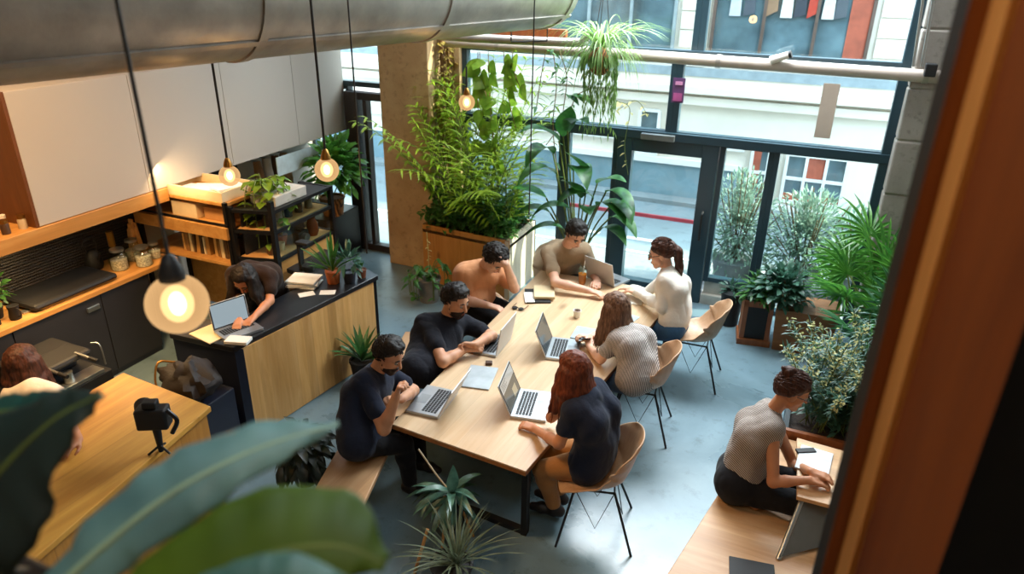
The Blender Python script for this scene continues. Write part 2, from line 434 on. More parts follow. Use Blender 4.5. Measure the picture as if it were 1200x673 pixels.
struct('trim_7', MB().box(-16, -1.05, FY - .05, FY, 0, .62), m_tealb)
struct('trim_8', MB().box(-16, -1.15, FY - .10, FY, .62, .72).box(-16, -1.15, FY - .10, FY, .98, 1.06), m_white)
def outwin(n, x0, x1, z0, z1, frame, cols, rows, pane=m_pane_out, red=()):
    t = bpy.data.objects.new('window_%d' % n, None); COL.objects.link(t); t.location = (x0, FY, z0); t['kind'] = 'structure'
    f = MB(); w_ = .05
    for i in range(cols + 1):
        x = x0 + (x1 - x0) * i / cols; f.box(x - w_ / 2, x + w_ / 2, FY - .09, FY - .02, z0, z1)
    for i in range(rows + 1):
        z = z0 + (z1 - z0) * i / rows; f.box(x0, x1, FY - .085, FY - .025, z - w_ / 2, z + w_ / 2)
    struct('window_frame', f, frame, t)
    struct('window_pane', MB().box(x0, x1, FY - .04, FY - .005, z0, z1), pane, t)
    for (a, b, c, d) in red: struct('window_panel', MB().box(a, b, FY - .06, FY - .04, c, d), m_red, t)
    return t
outwin(11, -.42, .54, .20, 1.02, m_white, 3, 2, red=[(-.1, .22, .64, .99), (-.42, .54, .22, .34)])
outwin(12, -1.95, -.0 + .45, 2.52, 4.4, plain('brown_frame', '#5d4a40', .6), 3, 1, red=[(.12, .42, 2.55, 4.3)])
outwin(13, -4.9, -2.6, 2.55, 4.4, plain('grey_frame', '#8d9799', .6), 3, 1)
outwin(14, -1.0, -.72, .1, 1.2, m_white, 1, 2, red=[(-1.0, -.85, .4, 1.15)])
outwin(15, -3.05, -2.7, .75, 1.55, m_white, 1, 2)
for k, (c_, x_) in enumerate((('#b9bcc0', -1.62), ('#4a4f57', -1.40), ('#8f6f55', -1.05), ('#d8d6d0', -.82), ('#3a3d45', -.62), ('#b3402f', -.42), ('#c9c6bf', -.2), ('#50565c', -.02))):
    g_ = MB(); g_.add([(x_ - .05, FY - .045, 4.3), (x_ + .05, FY - .045, 4.3), (x_ + .09, FY - .05, 3.2 + .05 * (k % 3)), (x_ - .09, FY - .05, 3.2), (x_ - .05, FY - .07, 4.3), (x_ + .05, FY - .07, 4.3), (x_ + .09, FY - .085, 3.2 + .05 * (k % 3)), (x_ - .09, FY - .085, 3.2)], [(0, 3, 2, 1), (4, 5, 6, 7), (0, 1, 5, 4), (1, 2, 6, 5), (2, 3, 7, 6), (3, 0, 4, 7)])
    g_.build('garment', plain('garment_%d' % k, c_, .9), label='%s garment on the rail in the upper window across the street' % ['silver', 'slate', 'tan', 'white', 'charcoal', 'red', 'stone', 'steel grey'][k], cat='clothes', group='garments in the upper window')
struct('wall_street_base', MB().box(-.6, 3, FY - .12, FY, -.05, .12), m_white)
struct('trim_9', MB().box(-4.0, -1.30, 11.72, 11.76, -.06, .0), plain('red_kerb', '#a5333c', .6))
# ------------------------------------------------------------------ shared materials
m_table = wood('table_oak', '#dfc6a6', '#cba982', 'X', .38, plank=.16, scale=.7)
m_tedge = wood('table_edge', '#b5793f', '#8c5527', 'X', .5, knots=False)
m_bench = wood('bench_pine', '#cba680', '#b38a60', 'Y', .5, plank=.2)
m_barw = wood('bar_front_oak', '#e2b67c', '#c0904f', 'Z', .5, plank=.12, seam=1)
m_shelf = wood('shelf_oak', '#d7a765', '#b78040', 'Y', .45, knots=False)
m_plat = wood('platform_pine', '#d9b58c', '#bb8e60', 'X', .45, plank=.14, scale=.8)
m_plant_w = wood('planter_ply', '#d39a4f', '#b87c35', 'Z', .5, plank=.42)
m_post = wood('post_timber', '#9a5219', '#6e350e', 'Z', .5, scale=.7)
m_post_lit = wood('post_lit_edge', '#d99a54', '#b97a3a', 'Z', .5, scale=.7, knots=False)  # lighter copy of the post wood, light on the corner painted in
m_alu = plain('aluminium', '#b9bcc0', .32, metal=.85, var=.04)
m_alu2 = plain('aluminium_back', '#c6c5c3', .45, metal=.3, var=.04)
m_keys = plain('keys_black', '#15171a', .5)
m_steel = plain('brushed_steel', '#a9adac', .3, metal=.9, var=.1, aniso=(1, 1, .1))
m_galv = plain('galvanised', '#a8a29a', .40, metal=.45, var=.2, vscale=3, bump=.2, bscale=14)
m_paint = plain('painted_pipe', '#b3a79c', .45, var=.06)
m_cab = plain('cabinet_white', '#b9b3ac', .5, var=.02, vscale=1)
m_cabside = wood('cabinet_side', '#7d4a1e', '#5d330f', 'Z', .5, knots=False)
m_char = plain('charcoal_laminate', '#26262b', .45, var=.06)
m_paper = plain('paper', '#e4e2dc', .8, var=.03)
m_cream_c = plain('cream_card', '#d9c49d', .8, var=.06)
m_kraft = plain('kraft_card', '#c09158', .85, var=.08)
m_terra = plain('terracotta', '#b4612f', .7, var=.12)
m_clear = glass('clear_glass', '#eef6f4', .08)
m_worktop = plain('black_worktop', '#1b1c20', .3, var=.1)
m_navyside = plain('navy_side_panel', '#12182a', .5)
m_brass = plain('brass', '#a9793a', .35, metal=.9)
m_gold = plain('gold_metal', '#b98a3c', .3, metal=.9)

# ------------------------------------------------------------------ duct and pipes overhead
Pe = aty(656, 31, 8.15); ax_ = ray(1230, -30); ax_.z = 0; ax_.normalize()
nrm = ax_.cross((Pe - CAM).normalized()); nrm.normalize()
if nrm.z < 0: nrm.negate()
RD = .46
c1 = Pe + nrm * RD - ax_ * .25; c0 = c1 - ax_ * 9.0
dt = thing('ventilation_duct', 'large round galvanised duct running under the ceiling above the white cabinets', 'duct', c1)
d = MB(); d.tube([c0, c1], RD, 48, True); d.build('duct_tube', m_galv, dt, smooth=True)
for k, s in enumerate((.06, 2.1, 4.0, 5.6, 7.2)):
    q = c1 - ax_ * s; MB().tube([q, q - ax_ * .07], RD + .014, 48, True).build('joint_band', m_galv, dt, smooth=True)
sd = (nrm * -.78 + ax_.cross(nrm) * (.62 if (ax_.cross(nrm)).x > 0 else -.62)).normalized()
MB().beam(c1 + sd * (RD + .004), c0 + sd * (RD + .004), .04, .02, up=sd).build('seam_rib', m_galv, dt)
up = thing('water_pipe', 'long beige painted pipe running across the window wall', 'pipe', aty(505, 47, 8.22))
pp = [aty(507, 47.5, 8.22), aty(1108, 91, 8.22)]
MB().tube(pp, .062, 20).build('pipe_run', m_paint, up, smooth=True)
for k in (.16, .62, .97):
    q = pp[0].lerp(pp[1], k); dv = (pp[1] - pp[0]).normalized(); MB().tube([q - dv * .025, q + dv * .025], .071, 20).build('pipe_clip', m_galv, up, smooth=True)
p2 = [aty(515, 42, 8.03), aty(560, 45, 8.03), aty(672, 50, 8.03), aty(684, 47, 8.03), aty(690, 38, 8.03)]
MB().tube(curve(p2, 6), .05, 16).build('conduit_pipe', m_galv, smooth=True, label='short silver galvanised pipe between the duct and the long pipe', cat='pipe')
bj = aty(610, 36, 8.3)
MB().beam(aty(575, 36, 8.35), aty(664, 40, 8.35), .08, .10).build('overhead_joist', m_post, kind='structure')  # timber joist above the long pipe
# silver conduits on the right pier
for a, b in ((1084, 1070), (1096, 1080)):
    MB().tube([aty(a, -40, 8.12), aty(a - 3, 5, 8.12), aty(b, 78, 8.12)], .014, 8).build('wall_mounted_conduit', m_steel, smooth=True, group='conduits on the concrete pier',
        label='thin silver conduit on the concrete pier, %s the window frame' % ('nearer to' if a == 1084 else 'farther from'), cat='conduit')
MB().box(.83, .93, 8.08, 8.2, 2.98, 3.1).build('junction_box', m_black, bevel=.01, label='small black junction box where the conduits meet the long pipe', cat='electrical box')
# camera spotlight on the pipe
q = aty(912, 70, 8.2); sp = thing('spotlight', 'small white and silver spotlight clamped on top of the long pipe', 'spotlight', q)
MB().tube([q + Vector((-.07, -.03, -.01)), q + Vector((.10, -.05, .06))], [.045, .035], 14).build('lamp_head', m_paper, sp, smooth=True)
MB().tube([q + Vector((.10, -.05, .06)), q + Vector((.125, -.053, .07))], .04, 14).build('lens_ring', m_black, sp, smooth=True)
MB().beam(q + Vector((-.02, .02, -.10)), q + Vector((0, 0, .0)), .03, .03).build('clamp', m_paint, sp)
# window notices
q = [aty(962, 97, 8.49), aty(988, 97, 8.49), aty(976, 163, 8.49), aty(950, 161, 8.49)]
MB().box(q[3].x + .03, q[1].x - .02, 8.485, 8.49, q[2].z, q[0].z).build('hanging_notice', plain('beige_board', '#b7a89a', .8, var=.03), label='tall blank beige notice board fixed to the upper right window pane', cat='notice')
q = aty(795, 106, 8.45); st = thing('sticker_sign', 'small purple and pink sticker on the mullion above the door', 'sticker', q)
MB().box(q.x - .07, q.x + .07, 8.445, 8.452, q.z - .14, q.z + .14).build('backing', plain('purple', '#5d3c66', .5), st)
MB().box(q.x - .05, q.x + .05, 8.438, 8.444, q.z - .12, q.z - .03).build('lower_patch', plain('magenta', '#b0558f', .5), st)
MB().box(q.x - .04, q.x + .04, 8.438, 8.444, q.z + .06, q.z + .1).build('upper_patch', plain('pink', '#c98bb4', .5), st)

# ------------------------------------------------------------------ kitchen along the left wall
XF = -6.18
ys = [3.78, 4.96, 6.14, 7.32, 8.36]
doorlab = ['white wall cabinet with timber end panel, nearest the left frame edge', 'white wall cabinet second from the timber end panel', 'white wall cabinet third from the timber end panel', 'white wall cabinet at the end next to the dark glazed door']
for i in range(4):
    t = thing('wall_cabinet', doorlab[i], 'cabinet', (-6.5, (ys[i] + ys[i + 1]) / 2, 1.73), 0, 'white wall cabinets')
    MB().box(-6.8, XF - .02, ys[i] + .002, ys[i + 1] - .002, 1.732, 2.9).build('cabinet_body', m_cab, t)
    MB().box(XF - .018, XF, ys[i] + .003, ys[i + 1] - .003, 1.735, 2.895).build('door', m_cab, t, bevel=.002)
    if i == 0: MB().box(-6.8, XF, ys[0] - .03, ys[0], 1.73, 2.9).build('end_panel', m_cabside, t)
MB().box(-6.8, XF + .02, .8, 5.16, 1.59, 1.728).build('wall_shelf', m_shelf, bevel=.004, label='long thick oak shelf under the white wall cabinets', cat='shelf')
m_tile, nt_, b_ = _new('ribbed_tile')
wv = nt_.nodes.new('ShaderNodeTexWave'); wv.bands_direction = 'Z'; wv.inputs['Scale'].default_value = 11; wv.inputs['Distortion'].default_value = 3.5; wv.inputs['Detail'].default_value = 3; wv.inputs['Detail Scale'].default_value = 6
nt_.links.new(_tc(nt_), wv.inputs['Vector'])
nt_.links.new(_ramp(nt_, wv.outputs['Fac'], [(.2, lin('#080809')), (.9, lin('#292523'))]), b_.inputs['Base Color']); b_.inputs['Roughness'].default_value = .35
_bump(nt_, b_, wv.outputs['Fac'], .6, .02)
struct('wall_left_backsplash', MB().box(-6.8, -6.77, .8, 5.2, .96, 1.59), m_tile)
MB().box(-6.77, XF + .02, .8, 5.12, .915, .965).build('kitchen_worktop', m_shelf, bevel=.005, label='long oak kitchen worktop against the black ribbed splashback', cat='worktop')
yb = [1.9, 2.55, 3.3, 4.17, 4.74]
blab = ['charcoal base cabinet farthest left, behind the seated woman', 'charcoal base cabinet behind the coffee machine', 'wide charcoal base cabinet under the black tray', 'narrow charcoal base cabinet at the open end of the worktop']
for i in range(4):
    t = thing('base_cabinet', blab[i], 'cabinet', (-6.5, (yb[i] + yb[i + 1]) / 2, 0), 0, 'charcoal base cabinets')
    MB().box(-6.76, XF - .02, yb[i] + .002, yb[i + 1] - .002, .0, .912).build('cabinet_body', m_char, t)
    MB().box(XF - .018, XF, yb[i] + .005, yb[i + 1] - .005, .06, .905).build('door', m_char, t, bevel=.003)
    if i == 2: MB().box(XF, XF + .02, 4.0, 4.13, .78, .83).build('clip_handle', m_steel, t, bevel=.004)

def rbox(mb, c, sx, sy, sz, rz=0, tilt=None):
    Mx = Matrix.Translation(Vector(c)) @ Matrix.Rotation(rz, 4, 'Z')
    if tilt: Mx = Mx @ Matrix.Rotation(tilt[0], 4, tilt[1])
    return mb.box(-sx / 2, sx / 2, -sy / 2, sy / 2, 0, sz, Mx)
WZ = .9655
# black tray / hob on the worktop
t = thing('griddle', 'large flat black griddle lying on the oak worktop', 'griddle', (-6.43, 3.92, WZ))
MB().box(-6.7, -6.2, 3.55, 4.42, WZ + .015, WZ + .075).build('plate', m_black, t, bevel=.03)
for (x, y) in ((-6.62, 3.65), (-6.62, 4.3), (-6.28, 3.65), (-6.28, 4.3)): MB().lathe([(.03, 0), (.025, .016)], (x, y, WZ)).build('foot', m_black, t)
MB().box(-6.20, -6.195, 3.6, 4.38, WZ + .02, WZ + .03).build('rim', m_brass, t)
# black wire rack behind it
t = thing('kettle', 'black kettle standing behind the griddle against the splashback', 'kettle', (-6.66, 4.52, WZ))
MB().lathe([(.07, 0), (.085, .04), (.075, .14), (.045, .2), (.02, .215)], (-6.66, 4.52, WZ)).build('kettle_body', m_black, t, smooth=True)
MB().tube(curve([(-6.66, 4.46, WZ + .19), (-6.66, 4.44, WZ + .30), (-6.66, 4.56, WZ + .33), (-6.66, 4.59, WZ + .19)], 6), .008).build('handle', m_black, t, smooth=True)
MB().tube([(-6.6, 4.52, WZ + .1), (-6.53, 4.52, WZ + .2)], [.018, .01]).build('spout', m_black, t, smooth=True)
# glass jars
def jar(loc, r, h, label, lid=True, fill=None, group='glass jars at the end of the worktop', cat='jar'):
    t = thing('glass_jar', label, cat, loc, 0, group)
    MB().lathe([(r * .9, 0), (r, .01), (r, h * .75), (r * .72, h * .9), (r * .72, h)], loc, 20).build('jar_body', m_clear, t, smooth=True)
    if fill: MB().lathe([(r * .85, .006), (r * .9, h * .55), (.0, h * .58)], loc, 16).build('contents', plain('jar_' + fill, fill, .8, var=.4, vscale=60), t, smooth=True)
    if lid: MB().lathe([(r * .76, h), (r * .76, h + .025), (0, h + .027)], loc, 20).build('lid', m_steel, t, smooth=True)
    return t
jar((-6.42, 4.62, WZ), .09, .20, 'squat clear glass jar on the worktop nearest the griddle', True, '#c9b9a0')
jar((-6.28, 4.80, WZ), .085, .19, 'squat clear glass jar at the worktop front edge', True, '#d9d0c0')
jar((-6.50, 4.86, WZ), .08, .21, 'clear glass jar between the bottle and the wooden boards', True, '#bfae97')
jar((-6.35, 5.0, WZ), .065, .15, 'small clear glass jar at the very end of the worktop', True, '#cfc6b6')
t = thing('glass_bottle', 'square glass bottle with a tall gold stopper beside the jars', 'bottle', (-6.58, 4.7, WZ))
MB().box(-6.64, -6.52, 4.64, 4.76, WZ, WZ + .2).build('bottle_body', m_clear, t, bevel=.02)
MB().tube([(-6.58, 4.7, WZ + .2), (-6.58, 4.7, WZ + .36)], .035).build('stopper', m_gold, t, smooth=True)
for k in range(5):
    y = 4.93 + k * .036
    b = MB(); rbox(b, (-6.62, y, WZ), .05 + .01 * (k % 2), .022, .30 + .05 * ((k * 7) % 3), 0, (.06 * (k - 2), 'X'))
    b.build('chopping_board', m_shelf if k % 2 else m_kraft, label='upright wooden serving board in the row at the splashback, %s' % ['nearest the bottle', 'second from the bottle', 'in the middle', 'second from the shelf tower', 'nearest the shelf tower'][k], cat='board', group='serving boards by the jars', bevel=.004)
# items at the left end of worktop
t = thing('coffee_tamper', 'black coffee tamper standing on the worktop beside the potted herb', 'tamper', (-6.32, 3.27, WZ))
MB().lathe([(.04, 0), (.04, .03), (.015, .05), (.02, .1), (.026, .13), (0, .15)], (-6.32, 3.27, WZ), 16).build('tamper_body', m_black, t, smooth=True)
t = thing('milk_jug', 'small black milk jug at the left end of the worktop', 'jug', (-6.28, 3.42, WZ))
MB().lathe([(.045, 0), (.05, .02), (.042, .09), (.048, .13)], (-6.28, 3.42, WZ), 18).build('jug_body', m_black, t, smooth=True)
MB().tube(curve([(-6.235, 3.42, WZ + .11), (-6.19, 3.42, WZ + .1), (-6.19, 3.42, WZ + .05), (-6.24, 3.42, WZ + .03)], 5), .006).build('handle', m_black, t, smooth=True)
MB().box(-6.36, -6.29, 3.5, 3.62, WZ, WZ + .018).build('sugar_tray', m_steel, bevel=.004, label='small steel tray on the worktop beside the black milk jug', cat='tray')
# jars on the wall shelf left of the cabinets
for k in range(5):
    x, y = -6.28 - .14 * (k % 2), 3.40 + k * .075
    t = thing('spice_jar', 'short jar on the oak shelf left of the cabinets, %s' % ['farthest from them', 'second from the left', 'middle of the five', 'second from the cabinet', 'touching distance from the cabinet'][k], 'jar', (x, y, 1.7285), 0, 'spice jars on the oak shelf')
    MB().lathe([(.035, 0), (.036, .08), (.03, .095)], (x, y, 1.7285), 14).build('jar_body', plain('spice_%d' % (k % 3), ['#7d5b33', '#c6b59a', '#4a3322'][k % 3], .5), t, smooth=True)
    MB().lathe([(.033, .095), (.033, .125), (0, .127)], (x, y, 1.7285), 14).build('lid', m_paper if k % 2 else m_brass, t, smooth=True)

# ------------------------------------------------------------------ shelf tower (oak shelves on steel posts) at the end of the worktop
XA = -5.42
t = thing('shelf_tower', 'oak shelf rack on dark steel posts at the end of the kitchen worktop', 'shelf', (-5.9, 5.4, 0))
for (x, y) in ((XA, 5.18), (XA, 5.72), (-6.7, 5.18), (-6.7, 5.72)): MB().box(x - .02, x + .02, y - .02, y + .02, 0, 1.66).build('post', m_dark, t)
for z in (.95, 1.38, 1.62): MB().box(-6.72, XA + .02, 5.17, 5.74, z, z + .035).build('shelf_board', m_shelf, t, bevel=.003)
MB().box(-6.72, XA + .02, 5.15, 5.17, 1.41, 1.43).build('front_rail', m_dark, t)
MB().box(-6.72, XA + .02, 5.13, 5.165, 1.27, 1.40).build('fascia', m_shelf, t)
MB().box(-6.70, XA, 5.735, 5.75, .1, 1.62).build('back_panel', m_shelf, t)
t = thing('open_crate', 'shallow oak crate of white papers on top of the shelf tower', 'crate', (-5.9, 5.42, 1.6555))
for (a, b, c, d_) in ((-6.3, -5.44, 5.18, 5.2), (-6.3, -5.44, 5.66, 5.68), (-6.3, -6.28, 5.2, 5.66), (-5.46, -5.44, 5.2, 5.66)): MB().box(a, b, c, d_, 1.656, 1.76).build('side_panel', m_cream_c, t)
MB().box(-6.28, -5.46, 5.2, 5.66, 1.656, 1.664).build('base_panel', m_shelf, t)
for k in range(4):
    b = MB(); rbox(b, (-6.05 + k * .15, 5.4 + .04 * (k % 2), 1.666 + .022 * k), .30, .22, .02, .4 * k, None)
    b.build('paper_stack', m_paper, label='white paper stack in the oak crate, %s' % ['at the bottom', 'second from the bottom', 'second from the top', 'topmost and nearest the lamp'][k], cat='paper', group='papers in the oak crate')
MB().box(-6.2, -5.85, 5.2, 5.55, 1.4155, 1.58).build('storage_box', m_cream_c, bevel=.006, label='cream cardboard box on the upper shelf of the tower', cat='box')
MB().box(-5.8, -5.5, 5.25, 5.5, 1.4155, 1.55).build('storage_box', m_kraft, bevel=.006, label='brown cardboard box on the upper shelf beside the cream box', cat='box')
bkc = ['#c9a263', '#8d6a3c', '#d8c79d', '#5b4327', '#b98c4b', '#3b2d1f', '#e0d3b4', '#a77f45']
x = -6.2
for k in range(14):
    wd = .025 + .012 * ((k * 5) % 3); h = .2 + .03 * ((k * 7) % 3)
    b = MB(); rbox(b, (x + wd / 2, 5.36, .986), wd, .2, h, 0, ((.12 if k in (4, 9) else 0), 'Y'))
    b.build('book', plain('book_%d' % (k % 8), bkc[k % 8], .7), bevel=.003, label='%s book standing in the row on the lower tower shelf, %s' % (['tan', 'brown', 'cream', 'dark brown', 'ochre', 'black-brown', 'ivory', 'mustard'][k % 8], ['first from the wall', 'second from the wall', 'third from the wall', 'fourth from the wall', 'fifth from the wall', 'sixth from the wall', 'seventh from the wall', 'eighth from the wall', 'sixth from the post', 'fifth from the post', 'fourth from the post', 'third from the post', 'second from the post', 'next to the post'][k]), cat='book', group='books on the tower shelf')
    x += wd + .012 + (.06 if k == 7 else 0)

# ------------------------------------------------------------------ bar counter
t = thing('bar_counter', 'bar counter with vertical oak front and black worktop', 'counter', (-4.4, 4.8, 0))
top = [(-4.18, 3.84), (-3.93, 5.64), (-4.62, 5.98), (-4.9, 6.02), (-4.9, 5.38), (-4.48, 5.30), (-4.52, 4.22), (-4.86, 4.12), (-4.86, 3.80)]
MB().prism(top, .905, .955).build('worktop', m_worktop, t, bevel=.006)
def along(a, b, k): return (a[0] + (b[0] - a[0]) * k, a[1] + (b[1] - a[1]) * k)
MB().prism([(-4.155, 3.92), (-3.955, 5.58), (-3.99, 5.585), (-4.19, 3.92)], 0.01, .905).build('front_panel', m_barw, t)
MB().prism([(-4.18, 3.85), (-4.15, 3.92), (-4.84, 3.90), (-4.86, 3.83)], 0.0, .905).build('end_panel', m_navyside, t)
MB().prism([(-3.965, 5.56), (-3.945, 5.62), (-4.62, 5.96), (-4.62, 5.9)], 0.0, .905).build('end_panel', m_dark, t)
MB().prism([(-4.19, 3.93), (-4.0, 5.55), (-4.06, 5.57), (-4.25, 3.93)], 0.0, .9).build('carcass', m_dark, t)

t = thing('bar_stool', 'dark bar stool under the barista behind the bar', 'stool', (-4.86, 5.0, 0))
MB().lathe([(.15, .62), (.16, .66), (.15, .68), (0, .682)], (-4.86, 5.0, 0), 20).build('seat', m_black, t, smooth=True)
for a in range(4): MB().tube([(-4.86 + .1 * cos(a * pi / 2 + .78), 5.0 + .1 * sin(a * pi / 2 + .78), .63), (-4.86 + .19 * cos(a * pi / 2 + .78), 5.0 + .19 * sin(a * pi / 2 + .78), 0)], .012, 8).build('leg', m_black, t)
# ------------------------------------------------------------------ dark display shelf behind the bar
A_, B_, C_, D_ = (-5.38, 5.2), (-4.95, 5.32), (-4.98, 6.32), (-5.38, 6.32)
t = thing('display_shelf', 'dark steel display shelf with glass panes behind the bar', 'shelf', (-5.15, 5.75, 0))
for (x, y), h in ((A_, 1.62), (B_, 1.70), (C_, 1.60), (D_, 1.60)): MB().box(x - .025, x + .025, y - .025, y + .025, 0, h).build('post', m_dark, t)
for z in (1.05, 1.36, 1.58):
    r = MB()
    for p, q in ((A_, B_), (B_, C_), (C_, D_)): r.beam((p[0], p[1], z), (q[0], q[1], z), .035, .035)
    r.build('rail', m_dark, t)
    MB().prism([A_, B_, C_, D_], z - .012, z + .012).build('shelf_board', m_dark if z > 1.5 else m_kraft, t)
MB().prism([(-5.36, 5.30), (-5.34, 5.30), (-5.34, 6.3), (-5.36, 6.3)], .2, 1.56).build('back_panel', m_char, t)
MB().box(-4.97, -4.962, 5.36, 6.28, 1.07, 1.56).build('glass_pane', m_clear, t)
MB().box(-5.0, -4.965, 5.36, 6.28, .40, 1.04).build('lower_panel', m_shelf, t)
SB = 1.3725
def small(name, label, cat, loc, prof, m, group=None, parts=()):
    t = thing(name, label, cat, loc, 0, group)
    MB().lathe(prof, loc, 18).build('vessel', m, t, smooth=True)
    for nm, mb, mm in parts: mb.build(nm, mm, t, smooth=True)
    return t
cup = [(.03, 0), (.04, .02), (.045, .09), (.04, .09), (.035, .03)]
small('coffee_mug', 'brown mug on the display shelf beside the corner post', 'mug', (-5.12, 5.42, 1.0625), cup, plain('mug_brown', '#5e3a24', .4))
small('coffee_mug', 'cream mug behind the glass of the display shelf', 'mug', (-5.1, 5.56, 1.0625), cup, m_cream_c)
small('flower_pot', 'terracotta pot of brushes on the display shelf', 'pot', (-5.2, 5.7, 1.0625), [(.04, 0), (.06, .1), (.065, .12), (.055, .12)], m_terra, None,
      [('brush', MB().tube([(-5.2, 5.7, 1.1), (-5.23, 5.72, 1.32)], .008), m_shelf), ('brush', MB().tube([(-5.2, 5.7, 1.1), (-5.17, 5.68, 1.30)], .008), m_kraft), ('brush', MB().tube([(-5.2, 5.7, 1.1), (-5.2, 5.74, 1.31)], .008), m_shelf)])
t = thing('retro_camera', 'small black camera standing behind the glass of the display shelf', 'camera', (-5.08, 5.86, 1.0625))
MB().box(-5.12, -5.04, 5.78, 5.96, 1.063, 1.19).build('camera_body', m_black, t, bevel=.01)
MB().tube([(-5.04, 5.87, 1.125), (-4.99, 5.87, 1.125)], .045, 18).build('lens', m_steel, t, smooth=True)
MB().box(-5.11, -5.05, 5.84, 5.9, 1.19, 1.215).build('viewfinder', m_black, t)
small('glass_carafe', 'red-brown jar on the display shelf beside the small camera', 'jar', (-5.1, 6.1, 1.0625), [(.05, 0), (.07, .05), (.06, .15), (.04, .2), (.045, .22)], plain('amber_jar', '#7a3418', .25))
small('stacked_bowl', 'cream bowl at the far end of the display shelf', 'bowl', (-5.2, 6.2, 1.0625), [(.03, 0), (.07, .06), (.08, .1), (.07, .1), (.03, .02)], m_cream_c)
for k in range(5):
    small('storage_tin', 'small dark tin on the second display shelf, %s' % ['nearest the corner post', 'second from the corner post', 'in the middle', 'second from the far post', 'nearest the far post'][k], 'tin', (-5.15, 5.45 + .17 * k, SB), [(.045, 0), (.045, .12), (.04, .13), (0, .132)], plain('tin_%d' % (k % 3), ['#3c2a1e', '#7d6a52', '#23262a'][k % 3], .4), 'tins on the display shelf')
MB().box(-5.33, -5.0, 5.45, 5.95, 1.5925, 1.70).build('storage_box', plain('grey_white_box', '#b7b4ac', .7), bevel=.008, label='grey white storage box on top of the display shelf', cat='box')
# wall panel, notice, aprons on the left wall beyond the shelves
struct('wall_left_panel', MB().box(-6.8, -6.74, 5.8, 6.75, .2, 1.59), m_char)
MB().box(-6.2, -6.19, 6.86, 7.7, 1.42, 1.66).build('hanging_notice', plain('blue_paper', '#b9ccd4', .7), label='pale blue printed notice hanging below the wall cabinets', cat='notice')
for k in range(4):
    b = MB(); y0 = 6.95 + k * .17
    b.tube([(-6.6, y0, 1.55), (-6.58, y0 + .02, 1.2), (-6.6, y0, .8)], [.05, .07, .06], 10, flat=.4)
    b.build('hanging_apron', [plain('apron_tan', '#8a6a48', .9), plain('apron_white', '#c9c4ba', .9), plain('apron_brown', '#5d432c', .9), plain('apron_sand', '#a98c66', .9)][k], smooth=True, label='%s apron hanging on the wall beyond the display shelf' % ['tan', 'white', 'dark brown', 'sand'][k], cat='apron', group='aprons on the wall')
    MB().tube([(-6.6, y0, 1.55), (-6.78, y0, 1.56)], .008).build('apron_hook', m_steel, label='steel wall hook holding the %s apron' % ['tan', 'white', 'dark brown', 'sand'][k], cat='hook', group='apron hooks')
MB().box(-6.74, -5.9, 7.35, 8.1, .0, .72).build('side_cabinet', m_dark, bevel=.01, label='dark low cabinet under the potted plant in the far corner', cat='cabinet')

# things on the bar
BZ = .956
def at_bar(x, y): return atz(x, y, BZ)
for k in range(5):
    b = MB(); p = at_bar(357, 333); rbox(b, (p.x - .0, p.y, BZ + k * .0135), .30 - .01 * (k % 2), .24, .012, .25 + .1 * ((k * 3) % 4))
    b.build('magazine', plain('mag_%d' % k, ['#cfd3d3', '#b9bdbc', '#dedad2', '#8e9a9f', '#e4e2da'][k], .5), label='magazine in the pale stack on the bar, %s' % ['at the bottom', 'second from the bottom', 'in the middle', 'second from the top', 'on top'][k], cat='magazine', group='magazines stacked on the bar')
p = at_bar(362, 318)
t = thing('glass_kettle', 'black and clear glass coffee dripper beside the magazines on the bar', 'coffee maker', (p.x, p.y, BZ))
MB().lathe([(.06, 0), (.075, .03), (.07, .09), (.03, .15), (.05, .2)], p, 20).build('carafe', m_clear, t, smooth=True)
MB().lathe([(.055, .01), (.068, .035), (.064, .07), (0, .072)], p, 20).build('coffee', m_black, t, smooth=True)
MB().box(p.x - .1, p.x - .07, p.y - .03, p.y + .03, BZ, BZ + .32).build('stand_post', m_black, t)
MB().box(p.x - .1, p.x + .05, p.y - .05, p.y + .05, BZ + .3, BZ + .33).build('top_arm', m_black, t, bevel=.005)
p = at_bar(384, 343)
for k, (dx, rz) in enumerate(((0, .5), (-.16, .9))):
    b = MB(); rbox(b, (p.x + dx, p.y - .12 * k, BZ), .15, .10, .003, rz); b.build('paper_card', m_paper, label='white card lying on the bar, %s' % ['nearer the plants', 'nearer the barista'][k], cat='card')
p = at_bar(260, 398); q = at_bar(282, 405)
b = MB(); rbox(b, (q.x - .06, q.y + .04, BZ), .2, .12, .03, .3); b.build('receipt_pad', m_paper, bevel=.005, label='white receipt pad on the near corner of the bar', cat='notepad')
p = at_bar(247, 392)
b = MB(); rbox(b, (p.x, p.y, BZ), .3, .22, .008, -.2); b.build('paper_sheet', m_cream_c, label='cream paper sheets at the left end of the bar', cat='paper')
p = at_bar(331, 395)

